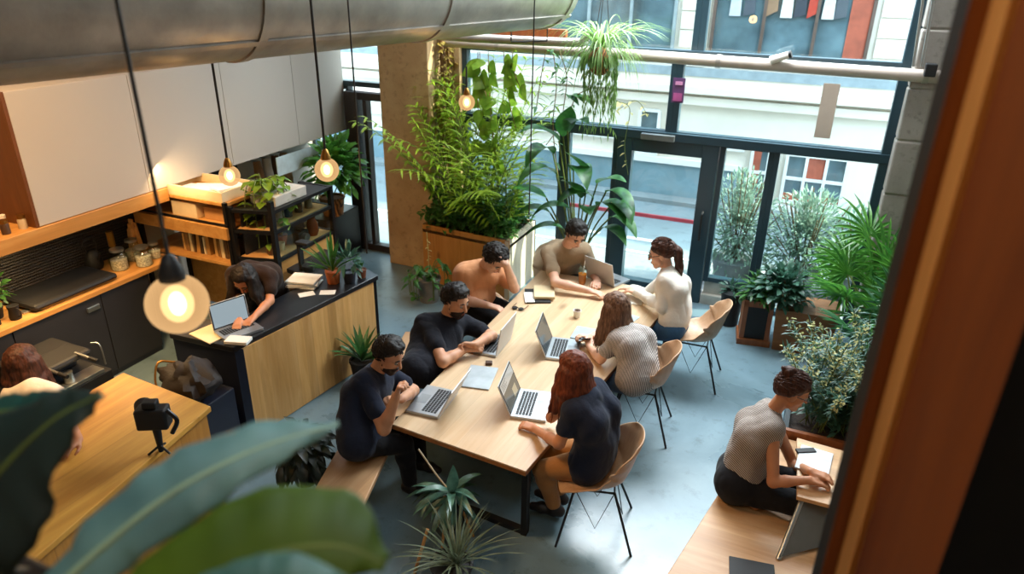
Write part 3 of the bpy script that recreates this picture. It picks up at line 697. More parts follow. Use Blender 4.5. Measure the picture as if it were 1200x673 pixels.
# black box with leather bag at the end of the bar
MB().box(-4.62, -4.20, 3.46, 3.80, 0, .58).build('storage_bin', m_navyside, bevel=.01, label='dark navy bin at the end of the bar', cat='bin')
t = thing('leather_bag', 'crumpled dark brown leather bag on the navy bin', 'bag', (-4.45, 3.58, .58))
b = MB(); b.ball((-4.45, 3.57, .72), (.28, .17, .16), 28, 18)
for i, v in enumerate(b.v):
    v = Vector(v); nz = noise.noise(v * 6) * .09 + noise.noise(v * 15) * .05 - .03 * abs(noise.noise(v * 10)); d_ = (v - Vector((-4.45, 3.57, .72))).normalized(); v = v + d_ * nz; v.z = max(v.z, .5805); b.v[i] = tuple(v)
b.build('bag_body', plain('brown_leather', '#1a110e', .7, var=.2, bump=.3), t, smooth=True)
MB().tube(curve([(-4.6, 3.6, .84), (-4.68, 3.5, .86), (-4.62, 3.4, .7), (-4.55, 3.5, .66)], 6), .009).build('strap', m_brass, t, smooth=True)

# ------------------------------------------------------------------ oak island block, bottom left
t = thing('island_counter', 'chunky oak island counter at the lower left', 'counter', (-4.3, 2.2, 0))
MB().prism([(-4.74, 3.23), (-3.76, 3.16), (-3.46, 1.2), (-4.5, 1.2), (-4.5, 2.5), (-4.74, 2.95)], .86, .905).build('worktop', wood('island_top_oak', '#dca850', '#bd8132', 'Y', .45, plank=.28, knots=False), t, bevel=.006)
MB().prism([(-4.70, 3.2), (-3.785, 3.13), (-3.49, 1.22), (-4.46, 1.22), (-4.46, 2.5), (-4.70, 2.95)], 0, .86).build('carcass', wood('island_front', '#cd9247', '#a97029', 'Z', .5, plank=.3), t)
# video camera on a mini grip
b0 = atz(189, 529, .906)
t = thing('video_camera', 'black camera on a short grip tripod standing on the oak island', 'camera', b0)
MB().tube([b0, b0 + Vector((-.02, .02, .24))], [.016, .034], 12).build('grip', m_black, t, smooth=True)
for a in range(3):
    MB().tube([b0 + Vector((0, 0, .05)), b0 + Vector((.08 * cos(a * 2.1), .08 * sin(a * 2.1), .005))], .008).build('leg', m_black, t, smooth=True)
b = MB(); rbox(b, b0 + Vector((0, 0, .2)), .2, .11, .15, .5); b.build('camera_body', m_black, t, bevel=.015)
MB().tube([b0 + Vector((-.04, -.03, .28)), b0 + Vector((-.15, .06, .29))], [.05, .06], 18).build('lens', m_black, t, smooth=True)
b = MB(); rbox(b, b0 + Vector((0, .0, .35)), .09, .07, .05, .5); b.build('viewfinder', m_black, t, bevel=.01)
MB().tube(curve([b0 + Vector((.1, .03, .34)), b0 + Vector((.15, .05, .26)), b0 + Vector((.12, .02, .17))], 6), .015).build('hand_strap', m_dark, t, smooth=True)
# coffee machine between island and base cabinets
t = thing('coffee_machine', 'black coffee machine with chrome handles before the charcoal cabinets', 'coffee machine', (-5.75, 3.35, 0))
MB().box(-6.05, -5.45, 2.9, 3.62, 0, .55).build('stand', m_black, t, bevel=.01)
MB().box(-6.05, -5.78, 3.0, 3.54, .55, .78).build('machine_body', m_black, t, bevel=.02)
MB().box(-5.80, -5.50, 3.02, 3.52, .74, .80).build('brew_head', m_black, t, bevel=.03)
MB().box(-5.6, -5.45, 2.98, 3.55, .555, .59).build('drip_tray', m_steel, t, bevel=.004)
for y in (3.12, 3.40):
    h = MB().tube([(-5.55, y, .80), (-5.38, y, .79)], .014).build('portafilter', m_steel, t, smooth=True)
    MB().tube([(-5.38, y, .79), (-5.28, y, .785)], .018).build('handle', m_black, h, smooth=True)
MB().tube(curve([(-5.5, 3.52, .85), (-5.42, 3.54, .84), (-5.4, 3.54, .65)], 6), .007).build('steam_wand', m_steel, t, smooth=True)
small('milk_pitcher', 'steel milk pitcher on the drip tray of the coffee machine', 'jug', (-5.52, 3.27, .5905), [(.04, 0), (.045, .01), (.036, .08), (.042, .1), (.036, .1)], m_steel)

# ------------------------------------------------------------------ table
TZ = .66
A, B, Cc, Dd = (atz(459, 497, TZ), atz(616, 552.5, TZ), atz(795, 344, TZ), atz(634, 317, TZ))
tc_ = (A + B + Cc + Dd) / 4; ta = atan2((Dd - A).y + (Cc - B).y, (Dd - A).x + (Cc - B).x)
t = thing('meeting_table', 'long light oak meeting table with black steel legs', 'table', (tc_.x, tc_.y, 0), ta)
e = .0
MB().prism([(p.x, p.y) for p in (A, B, Cc, Dd)], TZ - .012, TZ).build('table_top', m_table, t)
MB().prism([(p.x, p.y) for p in (A, B, Cc, Dd)], TZ - .045, TZ - .0121).build('edge_band', m_tedge, t)
for (p, q) in ((A, B), (Dd, Cc)):
    dirn = (Cc - B).normalized() * (.09 if p is A else -.09)
    l = MB(); a = p.lerp(q, .04) + dirn; b2 = p.lerp(q, .965) + dirn
    for s in (a, b2): s.z = 0
    for s in (a, b2): l = MB().box(s.x - .022, s.x + .022, s.y - .03, s.y + .03, 0.0, TZ - .045); l.build('leg', m_black, t)
    MB().beam((a.x, a.y, .022), (b2.x, b2.y, .022), .05, .04).build('foot_rail', m_black, t)
def on_table(x, y, dz=.0008): return atz(x, y, TZ) + Vector((0, 0, dz))

# ------------------------------------------------------------------ laptops
def laptop(name_label, hx, hy, yaw, opn, w=.40, d_=.28, screen='dark', h=.026, Z=None):
    """hinge centre (hx, hy) on the table; the keyboard extends along local +X; opn = screen angle from the keyboard."""
    base = Vector((hx, hy, (Z or TZ) + .0008))
    t = thing('laptop', name_label, 'laptop', base, yaw)
    Mw = wloc(t)
    def W(mb):
        mb.v = [tuple(Mw @ Vector(v)) for v in mb.v]; return mb
    W(MB().box(0, d_, -w / 2, w / 2, 0, h)).build('base', m_alu, t, bevel=.004)
    k = MB()
    rows, cols = 5, 13
    for r in range(rows):
        for c in range(cols):
            y0 = -w * .42 + c * w * .84 / cols; x0 = .035 + r * (d_ * .46) / rows
            k.box(x0, x0 + d_ * .46 / rows * .8, y0, y0 + w * .84 / cols * .82, h, h + .002)
    W(k).build('keyboard', m_keys, t)
    W(MB().box(d_ * .62, d_ * .93, -w * .16, w * .16, h, h + .0008)).build('trackpad', plain('trackpad', '#9fa3a6', .3, metal=.5), t)
    ca, sa = cos(opn), sin(opn)
    Ms = Matrix(((sa, 0, ca, .004), (0, 1, 0, 0), (-ca, 0, sa, h), (0, 0, 0, 1)))   # local z up the screen, local x = inner normal
    # inner normal points to the user (+X side)
    W(MB().box(-.009, 0, -w / 2, w / 2, 0, d_ * .98, Ms)).build('screen_lid', m_alu2, t, bevel=.003)
    W(MB().box(.0002, .0012, -w * .485, w * .485, .008, d_ * .96, Ms)).build('screen_bezel', m_black, t)
    sm = MB().box(.0013, .002, -w * .455, w * .455, .018, d_ * .925, Ms)
    sc = W(sm).build('display', m_scr[screen], t)
    if screen == 'page':
        W(MB().box(.0021, .0026, -w * .455, w * .455, d_ * .62, d_ * .925, Ms)).build('web_page_header', m_scr['light'], sc)
        W(MB().box(.0027, .003, w * .05, w * .3, d_ * .12, d_ * .4, Ms)).build('web_page_picture', m_scr['beige'], sc)
        for q in range(5): W(MB().box(.0028, .0031, -w * .40, -w * (.05 + .06 * (q % 3)), d_ * (.86 - q * .045), d_ * (.872 - q * .045), Ms)).build('text_line', m_scr['grey'], sc)
    return t
def scr(name, c, e_):
    m, nt2, b2 = _new(name); b2.inputs['Base Color'].default_value = lin('#0c0e10'); b2.inputs['Roughness'].default_value = .12
    b2.inputs['Emission Color'].default_value = lin(c); b2.inputs['Emission Strength'].default_value = e_; return m
m_scr = {'dark': scr('screen_dark', '#5c6a6e', .25), 'page': scr('screen_page', '#8d8a7c', .28), 'light': scr('screen_light', '#d3d1c8', .55), 'beige': scr('screen_beige', '#cdbf9b', .5), 'blank': scr('screen_blank', '#a9bac2', .55), 'grey': scr('screen_text', '#6a6c6a', .3)}
def hinge(p0, p1):
    a, b = on_table(*p0), on_table(*p1); m = (a + b) / 2; return m.x, m.y, (b - a)
hx, hy, v = hinge((516, 494), (534, 460)); laptop('open silver laptop before the bearded man nearest the bench end, seen edge on', hx, hy, ta + pi / 2 + .12, radians(116), w=.40)
hx, hy, v = hinge((580, 421), (600, 396)); laptop('open silver laptop before the bearded man with crossed hands, grey lid back showing', hx, hy, ta + pi / 2 + .1, radians(100), w=.40)
hx, hy, v = hinge((587, 489), (620, 460)); laptop('open silver laptop showing a web page before the red-haired woman', hx, hy, ta - pi / 2 + .25, radians(112), w=.41, screen='page')
hx, hy, v = hinge((633, 421), (653, 398)); laptop('open silver laptop with a dark screen before the woman in the striped shirt', hx, hy, ta - pi / 2 + .25, radians(112), w=.40)
hx, hy, v = hinge((687, 334), (720, 329)); laptop('open silver laptop at the far table end, lid back to the room', hx, hy, ta - .35, radians(104), w=.40)
q = atz(262, 389, .956); q2 = atz(283, 379, .956); m_ = (q + q2) / 2
laptop('open silver laptop on the bar under the bending barista', m_.x, m_.y, -.35, radians(100), w=.34, d_=.24, Z=.9555, screen='blank')
# closed tablet / folder
p = on_table(562, 443); b = MB(); rbox(b, p, .36, .25, .012, ta + .25); b.build('folder', plain('silver_folder', '#aeb6bb', .35, metal=.3), bevel=.003, label='closed pale grey folder lying between the two front laptops', cat='folder')
p = on_table(573, 427); b = MB(); rbox(b, p, .06, .05, .025, .4); b.build('wallet', plain('brown_leather_b', '#4a2c1a', .5), bevel=.005, label='small brown leather case beside the pale grey folder', cat='case')
p = on_table(630, 348)
b = MB(); rbox(b, p, .34, .26, .02, ta + .5); b.build('tablet', m_black, bevel=.005, label='black tablet under the cream notebook at the far table side', cat='tablet')
b = MB(); rbox(b, p + Vector((-.06, -.09, .0205)), .25, .1, .002, ta + .5); b.build('paper_slip', m_paper, label='white paper slip on the black tablet', cat='paper')
b = MB(); rbox(b, p + Vector((.05, .06, .0235)), .30, .22, .03, ta + .45); b.build('notebook', m_cream_c, bevel=.004, label='thick cream notebook lying on the black tablet', cat='notebook')
p = on_table(607, 363)
t = thing('sunglasses', 'brown sunglasses lying on the table beside the man in orange', 'glasses', p, .3)
for s in (-1, 1):
    MB().lathe([(.028, 0), (.03, .004), (.028, .008)], p + Vector((s * .034, 0, .012)), 16).build('lens', m_black, t, smooth=True)
    MB().tube([p + Vector((s * .064, .0, .016)), p + Vector((s * .068, .12, .008))], .004).build('temple', plain('tortoise', '#6d4526', .4), t)
MB().tube([p + Vector((-.006, 0, .02)), p + Vector((.006, 0, .02))], .004).build('bridge', m_dark, t)
p = on_table(682, 333)
t = thing('iced_tea_cup', 'clear plastic cup of orange iced tea beside the far laptop', 'cup', p)
MB().lathe([(.038, 0), (.05, .16), (.052, .165)], p, 20, cap=False).build('cup_wall', m_clear, t, smooth=True)
MB().lathe([(0, .003), (.036, .003), (.047, .125), (0, .127)], p, 20).build('iced_tea', plain('iced_tea', '#c06a1c', .15), t, smooth=True)
MB().lathe([(.053, .165), (.05, .19), (.03, .215), (.012, .222)], p, 20).build('lid', m_clear, t, smooth=True)
MB().tube([p + Vector((0, 0, .1)), p + Vector((.02, 0, .28))], .005).build('straw', m_paper, t)
p = on_table(684, 392); b = MB(); rbox(b, p, .26, .2, .012, ta + .1); b.build('notepad', plain('blue_pad', '#9fb3bd', .6), bevel=.003, label='pale blue notepad before the woman in the striped shirt', cat='notepad')
p = on_table(676, 372)
t = thing('coffee_cup', 'small white cup of coffee standing before the striped woman', 'cup', p)
MB().lathe([(.03, 0), (.042, .08), (.038, .08), (.027, .008)], p, 18).build('cup_body', m_paper, t, smooth=True)
MB().lathe([(0, .06), (.036, .06)], p, 18, cap=False).build('coffee', plain('coffee_brown', '#5a2f1a', .2), t)
p = on_table(744, 352); b = MB(); rbox(b, p, .22, .16, .004, ta + .2); b.build('document', m_paper, label='white document under the hands of the woman in white', cat='paper')
p = on_table(737, 374); b = MB(); rbox(b, p, .20, .14, .004, ta - .2); b.build('document', plain('pale_blue_sheet', '#bcd0d8', .7), label='pale blue sheet at the right table edge before the woman in white', cat='paper')

# ------------------------------------------------------------------ shell chairs
m_ply = wood('chair_ply', '#c6a384', '#b08a68', 'Z', .42, scale=1.6, knots=False)
m_ply2 = plain('cream_shell', '#c9b596', .45, var=.05)
def chair_shell(mat, S=1.1):
    prof = [(0, .25, .425), (.15, .16, .435), (.33, .0, .425), (.47, -.12, .435), (.58, -.19, .49), (.7, -.225, .58), (.85, -.255, .70), (1, -.29, .82)]
    wid = [(0, .20), (.15, .225), (.35, .245), (.5, .255), (.65, .255), (.8, .245), (.93, .21), (1, .15)]
    rise = [(0, .0), (.15, .03), (.33, .09), (.5, .17), (.62, .12), (.8, .02), (1, -.02)]
    fwd = [(0, -.03), (.3, 0), (.5, .05), (.65, .13), (.8, .12), (1, .05)]
    def ip(t_, v):
        for a, b in zip(t_, t_[1:]):
            if v <= b[0]:
                k = (v - a[0]) / (b[0] - a[0]); k = k * k * (3 - 2 * k) if len(a) == 2 else k
                return [x + (y - x) * k for x, y in zip(a[1:], b[1:])]
        return list(t_[-1][1:])
    nu, nv = 18, 26; vs = []; fs = []
    for j in range(nv + 1):
        v = j / nv; (px_, pz) = ip(prof, v); w_ = ip(wid, v)[0]; r_ = ip(rise, v)[0]; f_ = ip(fwd, v)[0]
        for i in range(nu + 1):
            u = -1 + 2 * i / nu; q = abs(u) ** 2.4
            vs.append((S * (px_ + f_ * q), S * (w_ * u), S * (pz + r_ * q + .012 * (1 - u * u) * 0)))
    for j in range(nv):
        for i in range(nu):
            a = j * (nu + 1) + i; fs.append((a, a + 1, a + nu + 2, a + nu + 1))
    mb = MB(); mb.add(vs, fs); return mb
def make_chair(label, mat):
    t = thing('shell_chair', label, 'chair', (0, 0, 0), 0, 'shell chairs around the meeting table')
    chair_shell(mat).build('seat_shell', mat, t, smooth=True, solid=.014, sub=1)
    S = 1.1; tops = []
    for sx in (1, -1):
        for sy in (1, -1):
            a = Vector((sx * .13, sy * .12, .415)) * S; b_ = Vector((sx * .25 - .02, sy * .235, .0)) * S
            MB().tube([a, a.lerp(b_, .5), b_], .0095, 8).build('leg', m_black, t, smooth=True)
    w_ = MB()
    for sy in (1, -1): w_.tube([Vector((.13, sy * .12, .41)) * S, Vector((-.02, sy * .16, .13)) * S, Vector((-.13, sy * .12, .41)) * S], .004, 6)
    w_.tube([Vector((-.13, -.12, .41)) * S, Vector((-.2, 0, .14)) * S, Vector((-.13, .12, .41)) * S], .004, 6)
    w_.build('wire_brace', m_dark, t, smooth=True)
    MB().tube([Vector((.13, -.12, .408)) * S, Vector((.13, .12, .408)) * S, Vector((-.13, .12, .408)) * S, Vector((-.13, -.12, .408)) * S, Vector((.13, -.12, .408)) * S], .009, 8).build('seat_frame', m_black, t, smooth=True)
    return t
ch0 = make_chair('tan shell chair of the red-haired woman at the near right table corner', m_ply)
ch0.location = (-1.06, 4.10, 0); ch0.rotation_euler.z = pi + .25
dup(ch0, (-1.08, 5.52, 0), pi + .12, 'tan shell chair of the woman in the striped shirt')
dup(ch0, (-.80, 6.62, 0), pi + .05, 'tan shell chair of the woman in white at the far right')
dup(ch0, (-3.02, 6.28, 0), -.05, 'tan shell chair of the man in orange on the left side')
ch4 = make_chair('cream shell chair of the man at the far table end', m_ply2); ch4.location = (-2.52, 7.22, 0); ch4.rotation_euler.z = -1.0

# ------------------------------------------------------------------ bench along the left table side
p0, p1 = Vector((-3.38, 5.6, 0)), Vector((-2.62, 2.95, 0)); dv = (p1 - p0).normalized(); sdv = Vector((dv.y, -dv.x, 0))
t = thing('long_bench', 'long pine bench on the left side of the meeting table', 'bench', ((p0 + p1) / 2))
pt = [p0 - sdv * .2, p0 + sdv * .2, p1 + sdv * .2, p1 - sdv * .2]
MB().prism([(q.x, q.y) for q in pt], .385, .425).build('seat', m_bench, t, bevel=.006)
for k in (.05, .95):
    c = p0.lerp(p1, k); MB().prism([((c + sdv * a + dv * b).x, (c + sdv * a + dv * b).y) for a, b in ((-.18, -.02), (.18, -.02), (.18, .02), (-.18, .02))], 0, .385).build('leg', m_bench, t)

# ------------------------------------------------------------------ wooden platform on the right with low desk
PZ = .40
pl = [(-.56, 2.6), (-.16, 4.62), (-.02, 5.30), (1.64, 5.30), (1.64, 2.6)]
MB().prism(pl, 0, PZ).build('timber_platform', m_plat, bevel=.006, label='low pine platform by the right wall that the woman sits on', cat='platform', loc=(.6, 4, 0))
F0 = atz(912, 656, PZ); F1 = atz(968, 642, PZ)
dsk = thing('low_desk', 'low desk with oak top, grey front sheet and steel leg on the platform', 'desk', (F0.x, F0.y, PZ))
DZ = .70
a0 = Vector((F0.x, F0.y, DZ)); 
tp = [atz(924, 561, DZ), atz(948, 566, DZ), atz(1010, 600, DZ), atz(1030, 545, DZ), atz(990, 527, DZ), atz(934, 513, DZ)]
MB().prism([(p.x, p.y) for p in (atz(934, 582, DZ), atz(1010, 602, DZ), atz(1030, 540, DZ), atz(934, 513, DZ))], DZ - .03, DZ).build('desk_top', m_plat, dsk, bevel=.004)
q0 = atz(941, 582, DZ - .03)
MB().tube([(F0.x, F0.y, PZ + .0), (q0.x, q0.y, DZ - .03)], .017, 12).build('leg', m_steel, dsk, smooth=True)
e1 = atz(1010, 602, DZ - .03); gd = Vector((F1.x - F0.x, F1.y - F0.y, 0)).normalized() * .75
sh = MB(); o1 = Vector((F0.x, F0.y, PZ + .02)); o2 = Vector((q0.x, q0.y, DZ - .04)); n_ = (o2 - o1).cross(gd).normalized() * .004
sh.add([o1 - n_, o1 + gd - n_, o2 + gd - n_, o2 - n_, o1 + n_, o1 + gd + n_, o2 + gd + n_, o2 + n_], [(0, 3, 2, 1), (4, 5, 6, 7), (0, 1, 5, 4), (1, 2, 6, 5), (2, 3, 7, 6), (3, 0, 4, 7)])
sh.build('front_sheet', plain('grey_sheet', '#6e706c', .25, metal=.4), dsk)
q1 = F0 + gd; MB().tube([(q1.x, q1.y, PZ), (q0.x + gd.x, q0.y + gd.y, DZ - .03)], .017, 12).build('leg', m_steel, dsk, smooth=True)
p = atz(954, 541, DZ + .0008); b = MB(); rbox(b, p, .22, .30, .012, -.1); b.build('notebook', plain('white_book', '#d3d9de', .6), bevel=.002, label='white notebook lying on the low desk of the seated woman', cat='notebook')
p = atz(944, 530, DZ + .0008); b = MB(); rbox(b, p, .14, .05, .02, .5); b.build('glasses_case', m_black, bevel=.004, label='black glasses lying on the low desk above the notebook', cat='glasses')
p = atz(881, 671, PZ + .0008); b = MB(); rbox(b, p, .28, .19, .012, .15); b.build('tablet', m_black, bevel=.004, label='black tablet on the platform at the bottom frame edge', cat='tablet')

# ------------------------------------------------------------------ timber post by the camera, black sheet for the dark interior behind
Q0, Q1, Q2, Q3 = (atd(1012, 480, 1.236), atd(1036, 480, 1.24), atd(1053, 480, 1.215), atd(1166, 480, 1.13))
t = thing('timber_post', 'thick orange-brown timber post close to the camera on the right', 'post', (Q2.x, Q2.y, 0))
bk = Vector((CF.x, CF.y, 0)).normalized() * .14
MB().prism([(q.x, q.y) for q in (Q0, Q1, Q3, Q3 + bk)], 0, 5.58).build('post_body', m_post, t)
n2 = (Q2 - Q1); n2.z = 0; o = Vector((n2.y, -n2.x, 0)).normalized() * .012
MB().prism([(q.x, q.y) for q in (Q1 + o, Q2 + o, Q2 - o, Q1 - o)], 0, 5.58).build('lit_edge_strip', m_post_lit, t)  # corner strip coloured as if catching light
R0 = Q3 + bk * .4; rd = Vector((CR.x, CR.y, 0)).normalized()
struct('dark_interior_sheet', MB().prism([(q.x, q.y) for q in (R0 + bk * 2, R0 + rd * 1.6 + bk * 2, R0 + rd * 1.6 + bk * 2.4, R0 + bk * 2.4)], 0, 5.58), m_black)  # black sheet standing in for the dark interior beyond the post
# ------------------------------------------------------------------ pendant lamps
def globe_mat():
    m, nt, b = _new('amber_globe'); nt.nodes.remove(b); out = nt.nodes['Material Output']
    lw = nt.nodes.new('ShaderNodeLayerWeight'); lw.inputs['Blend'].default_value = .35
    t = nt.nodes.new('ShaderNodeBsdfTransparent'); t.inputs[0].default_value = (1, .86, .62, 1)
    e = nt.nodes.new('ShaderNodeEmission'); e.inputs[0].default_value = (1, .60, .27, 1); e.inputs[1].default_value = .6
    mx = nt.nodes.new('ShaderNodeMixShader')
    nt.links.new(_ramp(nt, lw.outputs['Facing'], [(.0, (.5, .5, .5, 1)), (1, (.92, .92, .92, 1))]), mx.inputs[0])
    nt.links.new(t.outputs[0], mx.inputs[1]); nt.links.new(e.outputs[0], mx.inputs[2]); nt.links.new(mx.outputs[0], out.inputs['Surface'])
    return m
def frost_mat():
    m, nt, b = _new('frosted_bulb'); nt.nodes.remove(b); out = nt.nodes['Material Output']
    t = nt.nodes.new('ShaderNodeBsdfTransparent'); e = nt.nodes.new('ShaderNodeEmission'); e.inputs[0].default_value = (1, .74, .42, 1); e.inputs[1].default_value = 2.2
    mx = nt.nodes.new('ShaderNodeMixShader'); mx.inputs[0].default_value = .45
    nt.links.new(t.outputs[0], mx.inputs[1]); nt.links.new(e.outputs[0], mx.inputs[2]); nt.links.new(mx.outputs[0], out.inputs['Surface']); return m
m_frost = frost_mat(); m_globe = globe_mat(); m_core = emit('hot_filament', '#ffe2b0', 14); m_cord = plain('black_cord', '#17130f', .6)
def pendant(x, y, D, rpx, label, power, top=5.58):
    c = atd(x, y, D); r = rpx * D / FPX
    t = thing('pendant_lamp', label, 'pendant lamp', (c.x, c.y, c.z - r), 0, 'globe pendant lamps')
    MB().ball(c, r, 32, 20).build('glass_globe', m_globe, t, smooth=True)
    bb = MB().ball(c, (r * .52, r * .52, r * .66), 20, 14).build('bulb', m_frost, t, smooth=True)
    MB().ball(c, (r * .27, r * .27, r * .42), 16, 12).build('filament', m_core, bb, smooth=True)
    MB().lathe([(r * .42, r * .86), (r * .42, r * 1.1), (r * .30, r * 1.45), (r * .2, r * 1.7), (.006, r * 1.8)], c, 20).build('socket', m_black if D < 3 else m_brass, t, smooth=True)
    MB().tube([(c.x, c.y, c.z + r * 1.7), (c.x, c.y, top)], .0055 if D < 3 else .009, 8).build('cord', m_cord, t, smooth=True)
    l = point('pendant_glow', c, power, (1, .62, .28), r * .9); return t
pendant(208, 356, 2.05, 35, 'largest glowing globe pendant, hanging close in front of the bar', 26)
pendant(269, 206, 5.45, 12, 'small glowing globe pendant over the shelf tower papers', 5)
pendant(383, 199, 5.2, 14, 'small glowing globe pendant over the glass display shelf', 12)
pendant(547, 120, 6.9, 9.5, 'small pale globe pendant in front of the big palm', 8, top=3.02)
# bare cords and plant hanger
q = atd(430, 297, 5.6)
MB().tube([(q.x, q.y, q.z), (q.x, q.y, 5.58)], .006, 6).build('black_cable', m_cord, label='thin black cord hanging beside the concrete column', cat='cord')
q = atd(620, 252, 7.4)
MB().tube([(q.x, q.y, q.z), (q.x, q.y, 5.58)], .007, 6).build('black_cable', m_cord, label='long thin black cord hanging down to the big planter', cat='cord')
t = thing('plant_hanger', 'thin black trapeze hanger below the duct mouth', 'hanger', aty(620, 49, 7.9))
for x in (599, 641):
    q = aty(x, 48, 7.9); MB().tube([(q.x, q.y, q.z), (q.x, q.y, 5.58)], .008, 6).build('rod', m_black, t)
MB().tube([aty(599, 49, 7.9), aty(641, 48, 7.9)], .009, 6).build('crossbar', m_black, t)
# warm light under the cabinets and over the kitchen
area('under_cabinet_light', (-6.35, 3.6, 1.57), (-6.4, 3.6, .9), .1, 3.2, 26, (1, .66, .30))
area('shelf_light', (-5.9, 5.05, 1.95), (-5.9, 5.6, 1.2), .6, .15, 4, (1, .68, .34))
# ------------------------------------------------------------------ people: smooth signed-distance bodies turned into one continuous mesh each
class SDF:
    def __init__(s, lo, hi, h):
        s.h = h; s.lo = np.array(lo, dtype=np.float32); s.n = np.ceil((np.array(hi) - np.array(lo)) / h).astype(int) + 1
        s.d = np.full(s.n, .2, dtype=np.float32)
    def _loc(s, lo, hi):
        a = np.clip(np.floor((np.array(lo) - s.lo) / s.h).astype(int), 0, s.n); b = np.clip(np.ceil((np.array(hi) - s.lo) / s.h).astype(int) + 1, 0, s.n)
        if (b <= a).any(): return None
        sl = tuple(slice(a[i], b[i]) for i in range(3))
        g = [s.lo[i] + s.h * np.arange(a[i], b[i], dtype=np.float32) for i in range(3)]
        return sl, g[0][:, None, None], g[1][None, :, None], g[2][None, None, :]
    def _put(s, sl, p, k, sub=False):
        f = s.d[sl]
        if sub:
            q = -p; hh = np.clip(.5 - .5 * (f - q) / k, 0, 1); s.d[sl] = f * (1 - hh) + q * hh + k * hh * (1 - hh)
        else:
            hh = np.clip(.5 + .5 * (f - p) / k, 0, 1); s.d[sl] = f * (1 - hh) + p * hh - k * hh * (1 - hh)
    def cone(s, a, b, ra, rb, k=.02, flat=None, sub=False):
        """round cone; flat = (axis, factor): squeezed along axis by factor."""
        a = np.array(a, dtype=np.float32); b = np.array(b, dtype=np.float32); R = max(ra, rb) + 3 * k + .01
        L = s._loc(np.minimum(a, b) - R, np.maximum(a, b) + R)
        if L is None: return s
        sl, X, Y, Z = L; x, y, z = X - a[0], Y - a[1], Z - a[2]; d = b - a; dd = float(d @ d) + 1e-9
        t = np.clip((x * d[0] + y * d[1] + z * d[2]) / dd, 0, 1)
        x, y, z = x - t * d[0], y - t * d[1], z - t * d[2]
        q = x * x + y * y + z * z
        if flat is not None:
            w = np.array(flat[0], dtype=np.float32); w = w / np.linalg.norm(w); c = x * w[0] + y * w[1] + z * w[2]; q = q + c * c * (1 / flat[1] ** 2 - 1)
        p = np.sqrt(np.maximum(q, 0)) - (ra + (rb - ra) * t)
        if flat is not None: p = p * flat[1] ** .5
        s._put(sl, p, k, sub); return s
    def ell(s, c, F, r, k=.02, sub=False, cut=None, wob=0):
        """ellipsoid with frame F (rows: axes) and radii r; cut = list of (normal, offset): keep n.(p-c) > offset."""
        c = np.array(c, dtype=np.float32); R = max(r) + 3 * k + .01
        L = s._loc(c - R, c + R)
        if L is None: return s
        sl, X, Y, Z = L; x, y, z = X - c[0], Y - c[1], Z - c[2]
        u = [(x * F[i][0] + y * F[i][1] + z * F[i][2]) / r[i] for i in range(3)]
        q = np.sqrt(u[0] ** 2 + u[1] ** 2 + u[2] ** 2); p = (q - 1) * min(r) * .95
        g = np.sqrt((u[0] / r[0]) ** 2 + (u[1] / r[1]) ** 2 + (u[2] / r[2]) ** 2); p = q * (q - 1) / np.maximum(g, 1e-4)
        if wob: p = p + wob * np.sin(x * 90 + 3 * np.sin(y * 60)) * np.sin(y * 85 + 2 * np.sin(z * 70)) * np.sin(z * 80 + 1)
        for (n, o) in (cut or ()):
            hq = o - (x * n[0] + y * n[1] + z * n[2]); p = np.maximum(p, hq)
        s._put(sl, p, k, sub); return s
    def shell(s, c, F, r, thick, ramps, k=.01, wob=0):
        """hair or beard: an ellipsoid skin that thickens away from its edges; ramps = (normal, offset, width)."""
        c = np.array(c, dtype=np.float32); R = max(r) + thick + .05
        L = s._loc(c - R, c + R)
        if L is None: return s
        sl, X, Y, Z = L; x, y, z = X - c[0], Y - c[1], Z - c[2]
        u = [(x * F[i][0] + y * F[i][1] + z * F[i][2]) / r[i] for i in range(3)]
        q = np.sqrt(u[0] ** 2 + u[1] ** 2 + u[2] ** 2); g = np.sqrt((u[0] / r[0]) ** 2 + (u[1] / r[1]) ** 2 + (u[2] / r[2]) ** 2); p = q * (q - 1) / np.maximum(g, 1e-4)
        t = 1.0
        for (n, o, w) in ramps:
            a = np.clip((x * n[0] + y * n[1] + z * n[2] - o) / w, 0, 1); t = t * a * a * (3 - 2 * a)
        if wob: t = t * (1 + wob * np.sin(x * 95 + 3 * np.sin(y * 60)) * np.sin(y * 85 + 2 * np.sin(z * 70)) * np.sin(z * 80 + 1))
        p = p - thick * t + .007 * (1 - np.minimum(t * 4, 1))
        s._put(sl, p, k); return s
    def mesh(s, smooth=2):
        d = s.d; h = s.h; ins = d < 0
        n = d.shape
        c = ins[:-1, :-1, :-1].astype(np.int8)
        for (i, j, k) in ((1, 0, 0), (0, 1, 0), (0, 0, 1), (1, 1, 0), (1, 0, 1), (0, 1, 1), (1, 1, 1)):
            c = c + ins[i:n[0] - 1 + i, j:n[1] - 1 + j, k:n[2] - 1 + k]
        cells = np.argwhere((c > 0) & (c < 8))
        if not len(cells): return [], []
        idx = -np.ones(c.shape, dtype=np.int64); idx[tuple(cells.T)] = np.arange(len(cells))
        acc = np.zeros((len(cells), 3)); cnt = np.zeros(len(cells))
        cor = [(i, j, k) for i in (0, 1) for j in (0, 1) for k in (0, 1)]
        for p in cor:
            for ax in range(3):
                if p[ax]: continue
                q = list(p); q[ax] = 1
                va = d[tuple((cells + p).T)]; vb = d[tuple((cells + q).T)]
                m = (va < 0) != (vb < 0); t = np.where(m, va / np.where(m, va - vb, 1), 0)
                pos = np.array(p, dtype=float)[None, :].repeat(len(cells), 0); pos[:, ax] += t
                acc[m] += pos[m]; cnt[m] += 1
        V = (cells + acc / cnt[:, None]) * h + s.lo
        faces = []
